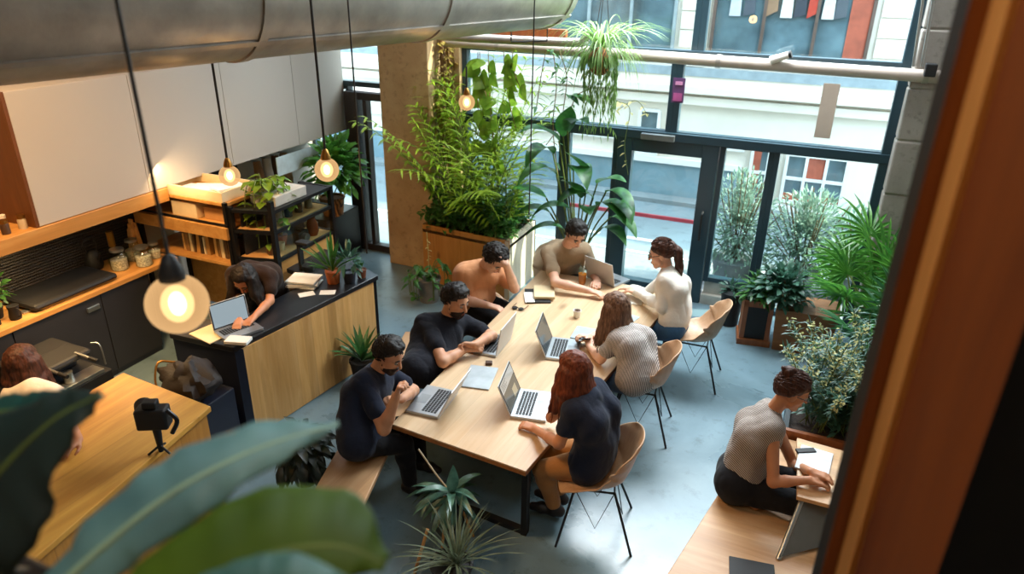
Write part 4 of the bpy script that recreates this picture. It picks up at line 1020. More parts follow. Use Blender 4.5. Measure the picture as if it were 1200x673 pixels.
        for ax in range(3):
            a, b = (ax + 1) % 3, (ax + 2) % 3
            sl0 = [slice(1, -1)] * 3; sl1 = [slice(1, -1)] * 3
            sl0[ax] = slice(0, -1); sl1[ax] = slice(1, None)
            e = ins[tuple(sl0)] != ins[tuple(sl1)]
            P = np.argwhere(e); off = np.array([1, 1, 1]); off[ax] = 0; P = P + off
            up_ = ins[tuple(P.T)]
            da = np.zeros(3, int); da[a] = 1; db = np.zeros(3, int); db[b] = 1
            q = [P - da - db, P - db, P, P - da]
            I = np.stack([idx[tuple(x.T)] for x in q], 1)
            I = np.where(up_[:, None], I, I[:, ::-1]); I = I[(I >= 0).all(1)]
            faces.append(I)
        Fc = np.concatenate(faces)
        for _ in range(smooth):
            A = np.zeros_like(V); N = np.zeros(len(V))
            for i in range(4):
                np.add.at(A, Fc[:, i], V[Fc[:, (i + 1) % 4]]); np.add.at(A, Fc[:, (i + 1) % 4], V[Fc[:, i]]); np.add.at(N, Fc[:, i], 1); np.add.at(N, Fc[:, (i + 1) % 4], 1)
            V = V * .45 + .55 * A / N[:, None]
        return V, Fc
    def build(s, name, mat, parent, smooth=2, fold=0, fscale=7, seed=0):
        V, Fc = s.mesh(smooth)
        if not len(V): return None
        if fold:
            Nn = np.zeros_like(V); t = np.cross(V[Fc[:, 2]] - V[Fc[:, 0]], V[Fc[:, 3]] - V[Fc[:, 1]])
            for i in range(4): np.add.at(Nn, Fc[:, i], t)
            Nn /= np.maximum(np.linalg.norm(Nn, axis=1), 1e-9)[:, None]
            so = Vector((seed * 3.1, seed * 1.7, 0))
            f = np.array([noise.noise(Vector((p[0] * fscale, p[1] * fscale, p[2] * fscale * .55)) + so) + .5 * abs(noise.noise(Vector((p[0] * fscale * 2.1, p[1] * fscale * 2.1, p[2] * fscale)) - so)) for p in V])
            V = V + Nn * (f * fold)[:, None]
        inv = np.array(wloc(parent).inverted()); V = V @ inv[:3, :3].T + inv[:3, 3]
        me = bpy.data.meshes.new(name); me.vertices.add(len(V)); me.vertices.foreach_set('co', V.astype(np.float32).ravel())
        me.loops.add(Fc.size); me.loops.foreach_set('vertex_index', Fc.astype(np.int32).ravel())
        me.polygons.add(len(Fc)); me.polygons.foreach_set('loop_start', np.arange(0, Fc.size, 4, dtype=np.int32))
        me.update(calc_edges=True); me.polygons.foreach_set('use_smooth', [True] * len(Fc))
        me.materials.append(mat); o = bpy.data.objects.new(name, me); COL.objects.link(o); o.parent = parent
        return o

def nv(v): v = Vector(v); return v.normalized()
def ik(a, b, l1, l2, pole):
    a, b = Vector(a), Vector(b); d = b - a; L = min(d.length, (l1 + l2) * .999); d.normalize()
    x = (l1 * l1 - l2 * l2 + L * L) / (2 * L); hgt = sqrt(max(l1 * l1 - x * x, 0))
    p = Vector(pole); p = p - d * p.dot(d); p = p.normalized() if p.length > 1e-5 else d.orthogonal().normalized()
    return a + d * x + p * hgt

def hand(S, w, d, pn, s, curl=.5, side=1, spread=.1, fist=False):
    """w wrist, d hand direction, pn palm normal; five separate fingers, thumb leaves the side of the palm near its base."""
    d = nv(d); pn = Vector(pn); pn = (pn - d * pn.dot(d)).normalized(); l = pn.cross(d) * side        # l: towards the thumb
    w = Vector(w); k = .006 * s
    kn = w + d * .088 * s
    for o in (-.027, -.009, .009, .027): S.cone(w + l * o * .75 * s + d * .012 * s, kn + l * o * s, .0165 * s, .0125 * s, .012 * s)
    for i, (o, L) in enumerate(((.031, .072), (.0105, .080), (-.0105, .074), (-.031, .058))):
        b = kn + l * o * s; dirn = (d + l * (o * spread * 30 * .12)).normalized(); ang = curl * (.55 + .1 * i)
        for j, f in enumerate((.45, .31, .24)):
            dd = dirn * cos(ang) + pn * sin(ang); e = b + dd * (L * f * s)
            S.cone(b, e, (.0098 - .0008 * j) * s, (.0092 - .0009 * j) * s, k); b = e; ang += curl * .85
    b = w + l * .026 * s + d * .022 * s; ang = .75 - .25 * curl
    for j, L in enumerate((.042, .032, .026)):
        dd = (d * cos(ang) + l * sin(ang) + pn * (.25 + curl * .35 * (j + 1) * .6)).normalized(); e = b + dd * L * s
        S.cone(b, e, (.0135 - .0018 * j) * s, (.0118 - .0018 * j) * s, k * 1.3); b = e; ang -= .3 + .25 * curl

def person(label, pelvis, neck, head, face, yaw_hip, yaw_sho, armR, armL, legR, legL, s=1.15, skin_m=None, top=None, bottom=None, sleeve=.55, hair=None, hair_m=None, beard=None,
           shoes=None, fem=False, handR=None, handL=None, tuck=0, h=.0075, bulge=.05, glasses=False, group='people in the cafe', extra=None, hips=0, kz=None, hlen=1.0):
    """All joints in world space. arm = (elbow, wrist, hand dir, palm normal, curl); leg = (knee, ankle, toe dir)."""
    P, Nk, Hd = Vector(pelvis), Vector(neck), Vector(head)
    if kz:
        for l_ in (legR, legL):
            l_[0].z = kz; l_[1].x, l_[1].y, l_[1].z = l_[0].x + .04 * cos(yaw_hip), l_[0].y + .04 * sin(yaw_hip), .085 * s
    base = Vector((P.x, P.y, min(legR[1].z, legL[1].z, P.z - .1) - .08 * s))
    T = thing('person', label, 'person', base, 0, group)
    up = (Nk - P).normalized()
    def lat(y): v = Vector((-sin(y), cos(y), 0)); return (v - up * v.dot(up) * .6).normalized()      # body's left
    lh, ls = lat(yaw_hip), lat(yaw_sho)
    fw = ls.cross(up).normalized(); fh = lh.cross(Vector((0, 0, 1))).normalized()
    fd = nv(face)
    hu = Vector((0, 0, 1)) if abs(fd.z) < .85 else (Vector((0, 0, 1)) + Vector((fd.x, fd.y, 0)).normalized() * 1.2)
    hl = hu.cross(fd).normalized(); hu = fd.cross(hl).normalized()
    # spine
    W = P.lerp(Nk, .33) - fw * bulge * s; Ch = P.lerp(Nk, .68) - fw * bulge * .9 * s
    shw = (.150 if fem else .170) * s
    sh = {1: Nk - up * .045 * s + ls * shw + fw * .015 * s, -1: Nk - up * .045 * s - ls * shw + fw * .015 * s}
    hp = {1: P + lh * .092 * s - Vector((0, 0, .02 * s)), -1: P - lh * .092 * s - Vector((0, 0, .02 * s))}
    arms = {-1: armR, 1: armL}; legs = {-1: legR, 1: legL}
    pts = [P, Nk, Hd] + [x for a in (armR, armL) if a for x in a[:2]] + [x for a in (legR, legL) for x in a[:2]]
    lo = [min(p[i] for p in pts) - .26 * s for i in range(3)]; hi = [max(p[i] for p in pts) + .26 * s for i in range(3)]
    rw = (.078, .100, .098) if fem else (.088, .104, .112)
    def torso(S, g, low=True, k=.055):
        k *= s
        if low: S.cone(P - lh * .075 * s, P + lh * .075 * s, .118 * s + g, .118 * s + g, k)
        wo = .055 if fem else .075
        for sg in (-1, 1):
            a, b, c = P + lh * sg * .07 * s, W + (lh + ls).normalized() * sg * wo * s, Ch + ls * sg * .085 * s
            if low: S.cone(a, b, .105 * s + g, .092 * s + g, k)
            else: S.cone(P.lerp(W, .35) + lh * sg * .07 * s, b, .108 * s + g, .094 * s + g, k)
            S.cone(b, c, .092 * s + g, .105 * s + g, k)
            S.cone(c, Nk - up * .075 * s + ls * sg * .095 * s, .098 * s + g, .070 * s + g, k)
            S.cone(sh[sg], Nk - up * .02 * s + ls * sg * .03 * s, .060 * s + g, .050 * s + g, k)
        S.cone(P, Nk - up * .05 * s, .10 * s + g, .07 * s + g, k)
        if fem:
            for sg in (-1, 1): S.ell(Ch + fw * .095 * s + ls * sg * .068 * s + up * .0 * s, (ls, fw, up), (.058 * s + g, .055 * s + g, .06 * s + g), k)
        else: S.cone(Ch + fw * .045 * s - ls * .06 * s + up * .04 * s, Ch + fw * .045 * s + ls * .06 * s + up * .04 * s, .085 * s + g, .085 * s + g, k)
    def arm(S, sg, g, f0=0, f1=1, fore=True, k=.02, cuff=0):
        a = arms[sg]
        if not a: return
        E, Wr = a[0], a[1]; k *= s
        ra, rb, rc = (.044, .036, .026) if fem else (.052, .043, .030)
        e = sh[sg].lerp(E, f1)
        S.cone(sh[sg], e, ra * s + g, (ra + (rb - ra) * f1) * s + g + cuff, k)
        if fore:
            m = E.lerp(Wr, .35); S.cone(E, m, rb * s + g, rb * .98 * s + g, k); S.cone(m, Wr, rb * .98 * s + g, rc * s + g, k)
    def leg(S, sg, g, f=1.0, k=.03, cuff=0):
        Kn, An = legs[sg][0], legs[sg][1]; k *= s
        S.cone(hp[sg], Kn, (.092 if fem else .090) * s + g, .058 * s + g, k)
        m = Kn.lerp(An, .32); bk = (Kn - hp[sg]).cross(An - Kn).cross(An - Kn).normalized() * 0
        S.cone(Kn, m, .056 * s + g, .057 * s + g, k)
        e = Kn.lerp(An, f); S.cone(m, e, .057 * s + g, (.036 + .02 * (1 - f)) * s + g + cuff, k)
    # --- body, one continuous surface
    S = SDF(lo, hi, h)
    torso(S, -.012 * s)
    for sg in (-1, 1):
        arm(S, sg, 0); leg(S, sg, -.012 * s)
        An, tz = legs[sg][1], nv(legs[sg][2]); S.cone(An - Vector((0, 0, .03 * s)), An + tz * .15 * s - Vector((0, 0, .055 * s)), .032 * s, .026 * s, .02)
    nb = Hd - hu * .075 * s - fd * .025 * s
    S.cone(Nk - up * .03 * s, nb, (.052 if fem else .060) * s, (.046 if fem else .055) * s, .02 * s)
    def hp_(f, l, u): return Hd + (fd * f + hl * l + hu * u) * s
    Fr = (fd, hl, hu)
    S.ell(hp_(-.008, 0, .025), Fr, (.098 * s, .076 * s, .092 * s), .02 * s)
    S.ell(hp_(.030, 0, -.045), Fr, (.062 * s, .056 * s, .078 * s), .025 * s)
    S.cone(hp_(.068, -.012, -.105), hp_(.068, .012, -.105), .020 * s, .020 * s, .02 * s)
    for q in (-1, 1):
        S.cone(hp_(.055, q * .045, -.025), hp_(.035, q * .052, -.04), .022 * s, .022 * s, .02 * s)
        S.cone(hp_(.02, q * .058, -.075), hp_(.065, q * .02, -.103), .016 * s, .016 * s, .02 * s)
        S.ell(hp_(.100, q * .031, .004), Fr, (.012 * s, .017 * s, .011 * s), .008 * s, sub=True)
        S.cone(hp_(.082, q * .014, .024), hp_(.074, q * .048, .022), .011 * s, .010 * s, .010 * s)
        S.ell(hp_(-.008, q * .080, -.012), Fr, (.022 * s, .010 * s, .034 * s), .006 * s)
    S.cone(hp_(.090, 0, .010), hp_(.112, 0, -.034), .009 * s, .0135 * s, .010 * s)
    S.cone(hp_(.092, -.016, -.064), hp_(.092, .016, -.064), .0075 * s, .0075 * s, .008 * s)
    S.cone(hp_(.090, -.014, -.076), hp_(.090, .014, -.076), .0085 * s, .0085 * s, .008 * s)
    for sg, hh in ((-1, handR), (1, handL)):
        a = arms[sg]
        if a: hand(S, a[1], a[2], a[3], s * (1.0 if not fem else .92), a[4] if len(a) > 4 else .5, side=(1 if sg == 1 else -1))
    S.build('body', skin_m, T, 1)
    # eyes and brows
    for q in (-1, 1):
        e = MB().ball(hp_(.083, q * .031, .003), .0125 * s, 12, 8).build('eye', plain('eye_white', '#a49c94', .35), T, smooth=True)
        MB().ball(hp_(.0915, q * .031, .002), .0062 * s, 10, 6).build('iris', plain('iris', '#20140c', .15), e, smooth=True)
        MB().tube([hp_(.094, q * .014, .027), hp_(.093, q * .032, .033), hp_(.082, q * .052, .027)], [.004 * s, .005 * s, .003 * s], 6).build('eyebrow', hair_m, T, smooth=True)
    MB().tube([hp_(.0985, -.019, -.069), hp_(.1015, 0, -.0695), hp_(.0985, .019, -.069)], [.003 * s, .0055 * s, .003 * s], 8).build('lips', plain('lips', '#8c4a3c', .4), T, smooth=True)
    # --- clothes
    if bottom is not None:
        S = SDF(lo, hi, h); g = .008 * s
        S.cone(P - lh * .075 * s - fh * hips, P + lh * .075 * s - fh * hips, .122 * s + hips, .122 * s + hips, .03 * s)
        S.cone(P, P.lerp(W, .6), .125 * s, .115 * s, .03 * s)
        for sg in (-1, 1):
            leg(S, sg, g, legs[sg][3] if len(legs[sg]) > 3 else .93, cuff=.006 * s)
        S.build('trousers', bottom, T, 1, .012 * s, 6, seed=len(label))
    if top is not None:
        S = SDF(lo, hi, h); g = .012 * s
        torso(S, g, low=(tuck == 0)); S.cone(P.lerp(W, .5) - lh * .05 * s, P.lerp(W, .5) + lh * .05 * s, .118 * s, .118 * s, .05 * s)
        for sg in (-1, 1):
            if sleeve > 1: arm(S, sg, .012 * s, 0, 1, True, cuff=.006 * s)
            elif sleeve > 0: arm(S, sg, .014 * s, 0, sleeve, False, cuff=.008 * s)
        S.cone(Nk - up * .03 * s, Nk + (nb - Nk) * (.30 if sleeve > 1 else .12), .066 * s, .058 * s, .02 * s)
        S.build('sweater' if sleeve > 1 else 'shirt', top, T, 3, .020 * s, 5.0, seed=len(label) * 2)
    if shoes is not None:
        for sg in (-1, 1):
            An, tz = legs[sg][1], nv(legs[sg][2]); S = SDF(An - Vector((.3, .3, .2)) * s, An + Vector((.3, .3, .15)) * s, .007)
            b = An - Vector((0, 0, .045 * s))
            S.cone(b - tz * .035 * s, b + tz * .09 * s, .040 * s, .038 * s, .02); S.cone(b + tz * .09 * s, b + tz * .155 * s - Vector((0, 0, .008)), .038 * s, .028 * s, .02); S.cone(An, b, .044 * s, .042 * s, .02)
            S.build('shoe', shoes, T, 1)
    # --- hair
    if hair:
        pts2 = [Hd + Vector(v) * s for v in ((.35, .35, .3), (-.35, -.35, -.62))]
        S = SDF([Hd[i] - .3 * s - (.34 * s if i == 2 else 0) for i in range(3)], [Hd[i] + .3 * s for i in range(3)], .006)
        thick = {'short': 1.0, 'crop': .9, 'curly': 1.12, 'long': 1.04, 'tail': .98, 'bun': .98}[hair]
        n1 = (fd * -.72 + hu * .69)
        S.shell(hp_(-.010, 0, .026), Fr, (.099 * s, .078 * s, .093 * s), {'short': .024, 'curly': .030}.get(hair, .020) * s, [(tuple(n1), -.022 * s, .035 * s), (tuple(hu), -.105 * s, .05 * s)], .01 * s, .35 if hair == 'curly' else .15)
        if hair in ('short', 'curly'):
            S.cone(hp_(.050, -.035, .104), hp_(.055, .03, .106), .020 * s, .022 * s, .03 * s); S.cone(hp_(-.01, -.04, .115), hp_(-.01, .04, .115), .022 * s, .022 * s, .04 * s)
        if hair == 'long':
            dn = Vector((0, 0, -1)); Rn = random.Random(len(label))
            bkd = (-Vector((fd.x, fd.y, 0)).normalized() if abs(fd.z) < .95 else -fw)
            for q in range(-6, 7):
                a0 = q / 6 * 1.9; dirv = bkd * cos(a0) + hl * sin(a0)
                st = Hd + (hu * .02 + dirv * .080) * s; mid = st + (dn * .13 + dirv * .028) * s; ln = ((.30 + .05 * Rn.random()) if abs(q) < 5 else .27) * hlen
                en = st + (dn * ln + dirv * (.055 + .02 * Rn.random()) + fw * (.02 * Rn.random())) * s
                S.cone(st, mid, .036 * s, .034 * s, .022 * s); S.cone(mid, en, .034 * s, .016 * s, .022 * s)
        if hair in ('tail', 'bun'):
            for q in (-1, 1): S.cone(hp_(.055, q * .05, .075), hp_(-.04, q * .076, .0), .018 * s, .018 * s, .02 * s)
            b0 = hp_(-.105, 0, .055)
            if hair == 'tail':
                bk = -Vector((fd.x, fd.y, 0)).normalized(); S.cone(hp_(-.08, 0, .05), b0, .03 * s, .026 * s, .015 * s)
                p1_ = b0 + (bk * .05 + Vector((0, 0, -.05))) * s; p2_ = p1_ + (bk * .03 + Vector((0, 0, -.14))) * s; p3_ = p2_ + (bk * .02 + Vector((0, 0, -.10))) * s
                S.cone(b0, p1_, .030 * s, .040 * s, .02 * s); S.cone(p1_, p2_, .040 * s, .036 * s, .02 * s); S.cone(p2_, p3_, .036 * s, .012 * s, .02 * s)
            else:
                b0 = hp_(-.085, 0, .105); S.ell(b0, Fr, (.046 * s, .044 * s, .044 * s), .012 * s, wob=.004); p1_ = b0 + (-fd * .05 + hu * .012) * s
                S.cone(b0, p1_, .022 * s, .012 * s, .015 * s); S.cone(hp_(-.07, 0, .0), hp_(-.075, 0, -.04), .05 * s, .03 * s, .03 * s)
        ho = S.build('hair', hair_m, T, 1, .006 * s, 26, seed=3)
        if hair == 'long':           # loose strands over the mass
            st_ = MB(); Rn = random.Random(len(label) + 5)
            for q in range(70):
                a0 = (Rn.random() - .5) * 4.0; dirv = (bkd * cos(a0) + hl * sin(a0)); o = hu * (.10 * Rn.random() + .0)
                r0 = .098; p0_ = Hd + (hu * .105 + dirv * .04) * s; p1_ = Hd + (hu * .03 + dirv * r0) * s; p2_ = p1_ + (Vector((0, 0, -.15)) + dirv * .034) * s; p3_ = p1_ + (Vector((0, 0, (-.28 - .08 * Rn.random()) * hlen)) + dirv * (.06 + .03 * Rn.random()) + hl * .03 * (Rn.random() - .5)) * s
                st_.tube(curve([p0_, p1_, p2_, p3_], 5), [.007 * s] * 11 + [.006 * s, .005 * s, .004 * s, .003 * s, .002 * s], 5)
            st_.build('loose_strands', hair_m, T, smooth=True)
        if hair in ('short', 'curly', 'bun', 'tail'):   # short locks lying over the scalp
            st_ = MB(); Rn = random.Random(len(label) + 9); cc = hp_(-.010, 0, .026)
            for q in range(230):
                a0 = Rn.random() * 2 * pi; e0 = -.35 + 1.9 * Rn.random(); dl = Vector((cos(e0) * cos(a0), cos(e0) * sin(a0), sin(e0)))
                w_ = fd * dl.x + hl * dl.y + hu * dl.z
                def sc_(v, o): return cc + (fd * (v.dot(fd) * (.099 + o)) + hl * (v.dot(hl) * (.078 + o)) + hu * (v.dot(hu) * (.093 + o))) * s
                if (fd * -.72 + hu * .69).dot(sc_(w_, 0) - cc) < .0 * s: continue
                tg = (-fd if hair in ('bun', 'tail') else (fd * .5 + hl * (Rn.random() - .5) * 1.4 - hu * .3 * Rn.random() + hl * dl.y * .8)); tg = (tg - w_ * tg.dot(w_))
                if tg.length < .05: continue
                tg.normalize(); st_.tube([sc_(w_, .018), sc_((w_ + tg * .22).normalized(), .026), sc_((w_ + tg * .42).normalized(), .022)], [.004 * s, .0055 * s, .002 * s], 5)
            st_.build('hair_locks', hair_m, T, smooth=True)
    if beard:
        S = SDF([Hd[i] - .2 * s for i in range(3)], [Hd[i] + .2 * s for i in range(3)], .006)
        S.shell(hp_(.030, 0, -.045), Fr, (.064 * s, .060 * s, .079 * s), .014 * s, [(tuple(-hu * .90 + fd * -.25), -.012 * s, .04 * s), (tuple(fd), -.045 * s, .03 * s)], .01 * s, .2)
        S.cone(hp_(.070, -.012, -.114), hp_(.070, .012, -.114), .021 * s, .021 * s, .02 * s)
        for q in (-1, 1):
            S.cone(hp_(.100, q * .006, -.053), hp_(.090, q * .026, -.064), .0075 * s, .007 * s, .008 * s); S.cone(hp_(.090, q * .026, -.064), hp_(.082, q * .026, -.095), .008 * s, .012 * s, .01 * s)
        S.ell(hp_(.106, 0, -.069), Fr, (.02 * s, .016 * s, .0065 * s), .004 * s, sub=True)
        S.build('beard', beard, T, 1)
    if glasses:
        G = MB()
        for q in (-1, 1):
            c = hp_(.106, q * .033, .002); rr = [c + (hl * cos(a) * .024 + hu * sin(a) * .018) * s for a in [i * pi / 8 for i in range(17)]]
            G.tube(rr, .0028 * s, 6); G.tube([c + hl * q * .024 * s, hp_(.07, q * .077, .008), hp_(-.01, q * .082, .006)], .0028 * s, 6)
        G.tube([hp_(.107, -.010, .004), hp_(.107, .010, .004)], .003 * s, 6); G.build('eyeglasses', plain('black_glasses', '#15110f', .3), T, smooth=True)
    bl = lambda a, b: (a - b).length / s
    if DEBUG: print('PERSON', label[:40], 'torso %.2f neck-head %.2f' % (bl(P, Nk), bl(Nk, Hd)), 'arms', ['%.2f %.2f' % (bl(sh[q], arms[q][0]), bl(arms[q][0], arms[q][1])) for q in (-1, 1) if arms[q]], 'legs', ['%.2f %.2f' % (bl(hp[q], legs[q][0]), bl(legs[q][0], legs[q][1])) for q in (-1, 1)])
    return T
DEBUG = False
# ------------------------------------------------------------------ the people
def pt(x, y, ax, v): return {'x': atx, 'y': aty, 'z': atz}[ax](x, y, v)
sk_a = skin('skin_warm', '#cd9876'); sk_b = skin('skin_light', '#dcae94'); sk_c = skin('skin_tan', '#bf8560')
h_dark = hairmat('hair_black_brown', '#20140e', '#0c0705'); h_brown = hairmat('hair_brown', '#5d3f2c', '#3a2418'); h_beard = hairmat('beard_brown', '#38251a', '#1d110b'); h_red = hairmat('hair_auburn', '#7a3a1f', '#4a1f10'); h_choc = hairmat('hair_chocolate', '#553021', '#2c170e'); h_ash = hairmat('hair_ash_brown', '#80604a', '#4c3326')
c_navy = fabric('navy_jersey', '#1c2336', .25); c_navy2 = fabric('black_jersey', '#191b25', .25); c_black = fabric('black_trousers', '#121217', .2); c_orange = fabric('orange_tee', '#d6966a', .15)
c_beige = fabric('beige_tee', '#a08a70', .15); c_white = fabric('white_knit', '#d9d2c8', .08); c_stripe = fabric('striped_shirt', '#575153', .1, ('#c4bcb6', 30, 'X'))
c_dots = fabric('dotted_top', '#5d534f', .15, ('#b5aba3', 34, 'DIAGONAL')); c_jean = fabric('blue_denim', '#3a6086', .3); c_jean2 = fabric('dark_denim', '#3d516e', .3); c_must = fabric('mustard_trousers', '#a87545', .2)
c_brown = fabric('dark_brown_shirt', '#2a1b15', .3); sh_dark = plain('dark_shoe', '#1a1312', .5); sh_white = plain('pale_shoe', '#b8b2a8', .6)
V = Vector
# bearded man nearest the bench end: fist at his chin, other forearm on the table
person('bearded man in navy t-shirt at the near left corner, fist raised towards his chin',
       pt(426, 514, 'z', .57), pt(439, 436, 'y', 3.98), pt(456, 416, 'y', 3.97), (.90, -.05, -.42), radians(0), radians(8),
       (pt(450, 503, 'z', .73), pt(464, 465, 'y', 3.72), (.25, .15, .9), (.9, .3, -.2), 1.5),
       (pt(484, 458, 'z', .74), pt(471, 468, 'y', 3.93), (-.5, -.5, .15), (0, 0, -1), .9),
       (pt(474, 536, 'y', 3.86), pt(468, 588, 'y', 3.86), (1, 0, 0)), (pt(486, 510, 'y', 4.15), pt(482, 570, 'y', 4.15), (1, 0, 0)),
       1.12, sk_a, c_navy, c_black, .62, 'short', h_dark, h_beard, sh_dark, kz=.46)
person('bearded man in black t-shirt, middle of the left side, hands clasped on the table',
       pt(500, 432, 'z', .61), pt(523, 375, 'y', 5.22), pt(534, 352, 'y', 5.18), (.93, -.20, -.30), radians(-12), radians(-22),
       (pt(519, 424, 'z', .74), pt(547, 408, 'z', .74), (.75, .35, .1), (.1, .6, -.5), .9),
       (pt(576, 394, 'z', .74), pt(557, 404, 'z', .78), (-.7, -.45, .15), (-.2, -.6, -.5), .9),
       (pt(548, 452, 'y', 5.1), pt(546, 505, 'y', 5.1), (1, -.1, 0)), (pt(556, 430, 'y', 5.4), pt(556, 480, 'y', 5.4), (1, -.1, 0)),
       1.2, sk_a, c_navy2, c_black, .62, 'short', h_dark, h_beard, sh_dark, kz=.46)
person('man in orange t-shirt on the left side with his head bowed onto one hand',
       pt(556, 352, 'z', .61), pt(565, 313, 'y', 6.22), pt(580, 303, 'y', 6.12), (.62, -.30, -.73), radians(-30), radians(-38),
       (pt(545, 352, 'y', 5.98), pt(572, 358, 'z', .70), (.8, .1, -.1), (0, 0, -1), .5),
       (pt(603, 338, 'z', .75), pt(593, 310, 'y', 6.05), (-.45, -.1, .85), (-.6, .3, -.2), .5),
       (pt(592, 362, 'y', 6.05), pt(592, 412, 'y', 6.05), (1, -.3, 0)), (pt(604, 350, 'y', 6.35), pt(606, 398, 'y', 6.35), (1, -.3, 0)),
       1.2, sk_b, c_orange, c_black, .6, 'curly', h_dark, None, sh_dark, kz=.46)
person('man in beige t-shirt at the far table end looking down at his laptop',
       V((-2.50, 7.38, .60)), pt(663, 290, 'y', 7.08), pt(675, 274, 'y', 6.96), (.50, -.55, -.62), radians(-70), radians(-58),
       (pt(651, 331, 'z', .78), pt(691, 341, 'z', .73), (.95, -.05, -.05), (0, 0, -1), .5),
       (pt(694, 318, 'y', 7.30), pt(700, 329, 'y', 7.02), (.2, -.8, .1), (0, 0, -1), .5),
       (V((-2.48, 6.98, .46)), V((-2.48, 6.98, .1)), (.3, -1, 0)), (V((-2.25, 7.02, .46)), V((-2.25, 7.02, .1)), (.3, -1, 0)),
       1.18, sk_b, c_beige, c_black, .6, 'short', h_dark, None, sh_dark, kz=.46)
person('woman in white sweater with glasses and a ponytail at the far right of the table',
       pt(789, 380, 'z', .61), pt(783, 318, 'y', 6.66), pt(775, 297, 'y', 6.64), (-.93, -.15, -.28), radians(183), radians(186),
       (pt(757, 345, 'y', 6.86), pt(742, 339, 'z', .74), (-.9, .0, 0), (0, 0, -1), .4),
       (pt(776, 360, 'y', 6.42), pt(748, 343, 'z', .76), (-.85, .2, .05), (0, .2, -1), .5),
       (pt(748, 378, 'y', 6.8), pt(748, 425, 'y', 6.8), (-1, 0, 0)), (pt(757, 392, 'y', 6.52), pt(757, 440, 'y', 6.52), (-1, 0, 0)),
       1.15, sk_b, c_white, c_jean, 1.2, 'tail', h_choc, None, sh_white, fem=True, glasses=True, tuck=1, kz=.46)
person('woman with wavy brown hair in grey striped shirt, holding a phone, right side',
       pt(748, 442, 'z', .62), pt(735, 387, 'y', 5.56), pt(722, 362, 'y', 5.58), (-.80, .30, -.42), radians(172), radians(168),
       (pt(703, 392, 'y', 5.84), pt(690, 396, 'y', 5.68), (-.5, -.5, .3), (-.2, -.5, -.6), .8),
       (pt(704, 421, 'y', 5.34), pt(691, 407, 'y', 5.55), (-.3, .6, .35), (.2, .4, -.6), .8),
       (pt(700, 440, 'y', 5.7), pt(700, 492, 'y', 5.7), (-1, 0, 0)), (pt(706, 455, 'y', 5.42), pt(706, 508, 'y', 5.42), (-1, 0, 0)),
       1.15, sk_b, c_stripe, c_jean2, .55, 'long', h_ash, None, sh_dark, fem=True, kz=.46)
b = MB(); p = pt(684, 398, 'y', 5.62); rbox(b, p, .11, .16, .012, .5, (-.5, 'X')); b.build('phone', m_black, bevel=.004, label='black phone held by the woman in the striped shirt', cat='phone')
person('woman with long auburn hair in a navy t-shirt and mustard trousers at the near right',
       pt(694, 534, 'z', .62), pt(687, 462, 'y', 4.10), pt(673, 435, 'y', 4.12), (-.86, .32, -.38), radians(176), radians(170),
       (pt(646, 489, 'y', 4.30), pt(657, 455, 'y', 4.16), (-.05, -.2, 1), (.7, -.1, .1), .6),
       (pt(655, 520, 'y', 3.86), pt(627, 503, 'z', .70), (-.95, .1, .05), (0, .2, -1), .7),
       (pt(640, 534, 'y', 4.2), pt(655, 578, 'y', 4.15), (-1, 0, 0)), (pt(636, 550, 'y', 3.98), pt(650, 592, 'y', 4.02), (-1, -.1, 0)),
       1.12, sk_c, c_navy, c_must, .58, 'long', h_red, None, sh_dark, fem=True)
person('woman with a hair bun in a dotted sleeveless top sitting on the platform at right',
       pt(872, 560, 'z', .53), pt(903, 484, 'y', 4.58), pt(929, 458, 'y', 4.60), (.88, .22, -.36), radians(2), radians(8),
       (pt(906, 565, 'y', 4.28), pt(948, 563, 'z', .76), (.9, .2, -.1), (0, 0, -1), .4),
       (pt(930, 545, 'y', 4.72), pt(950, 553, 'z', .78), (.9, -.1, 0), (0, 0, -1), .4),
       (pt(942, 590, 'z', .56), pt(886, 588, 'z', .47), (-.3, .9, 0), 1.0), (pt(948, 565, 'z', .56), pt(900, 572, 'z', .46), (-.3, .9, 0), 1.0),
       1.08, sk_c, c_dots, c_black, 0, 'bun', h_choc, None, None, fem=True, glasses=True, tuck=1, hips=.035)
person('barista in dark brown bending over a laptop at the bar',
       V((-4.86, 5.02, .80)), V((-4.68, 4.66, 1.23)), V((-4.60, 4.49, 1.25)), (.15, -.65, -.75), radians(-70), radians(-72),
       (V((-4.66, 4.40, 1.02)), V((-4.42, 4.18, 1.005)), (.5, -.8, -.1), (0, 0, -1), .4),
       (V((-4.42, 4.58, 1.02)), V((-4.34, 4.28, 1.005)), (.1, -.9, -.1), (0, 0, -1), .4),
       (V((-4.85, 4.62, .66)), V((-4.88, 4.66, .26)), (.1, -1, 0)), (V((-4.68, 4.66, .66)), V((-4.72, 4.72, .26)), (.1, -1, 0)),
       1.1, sk_c, c_brown, c_black, .55, 'long', h_dark, None, sh_dark, fem=True, hlen=.72)
person('woman with dark brown hair and white top behind the island at the left frame edge',
       atd(36, 545, 5.25), atd(40, 454, 5.27), atd(26, 426, 5.30), (-.35, .75, -.40), radians(110), radians(100),
       (pt(76, 486, 'z', 1.02), pt(92, 515, 'z', .975), (.2, -.9, 0), (0, 0, -1), .4),
       (atd(0, 505, 5.2), atd(5, 545, 5.1), (.2, -.5, -.5), (0, 0, -1), .4),
       (atd(30, 590, 5.5), atd(36, 650, 5.5), (0, 1, 0)), (atd(-5, 585, 5.5), atd(0, 645, 5.5), (0, 1, 0)),
       1.1, sk_c, c_white, c_black, .9, 'long', h_choc, None, sh_dark, fem=True)
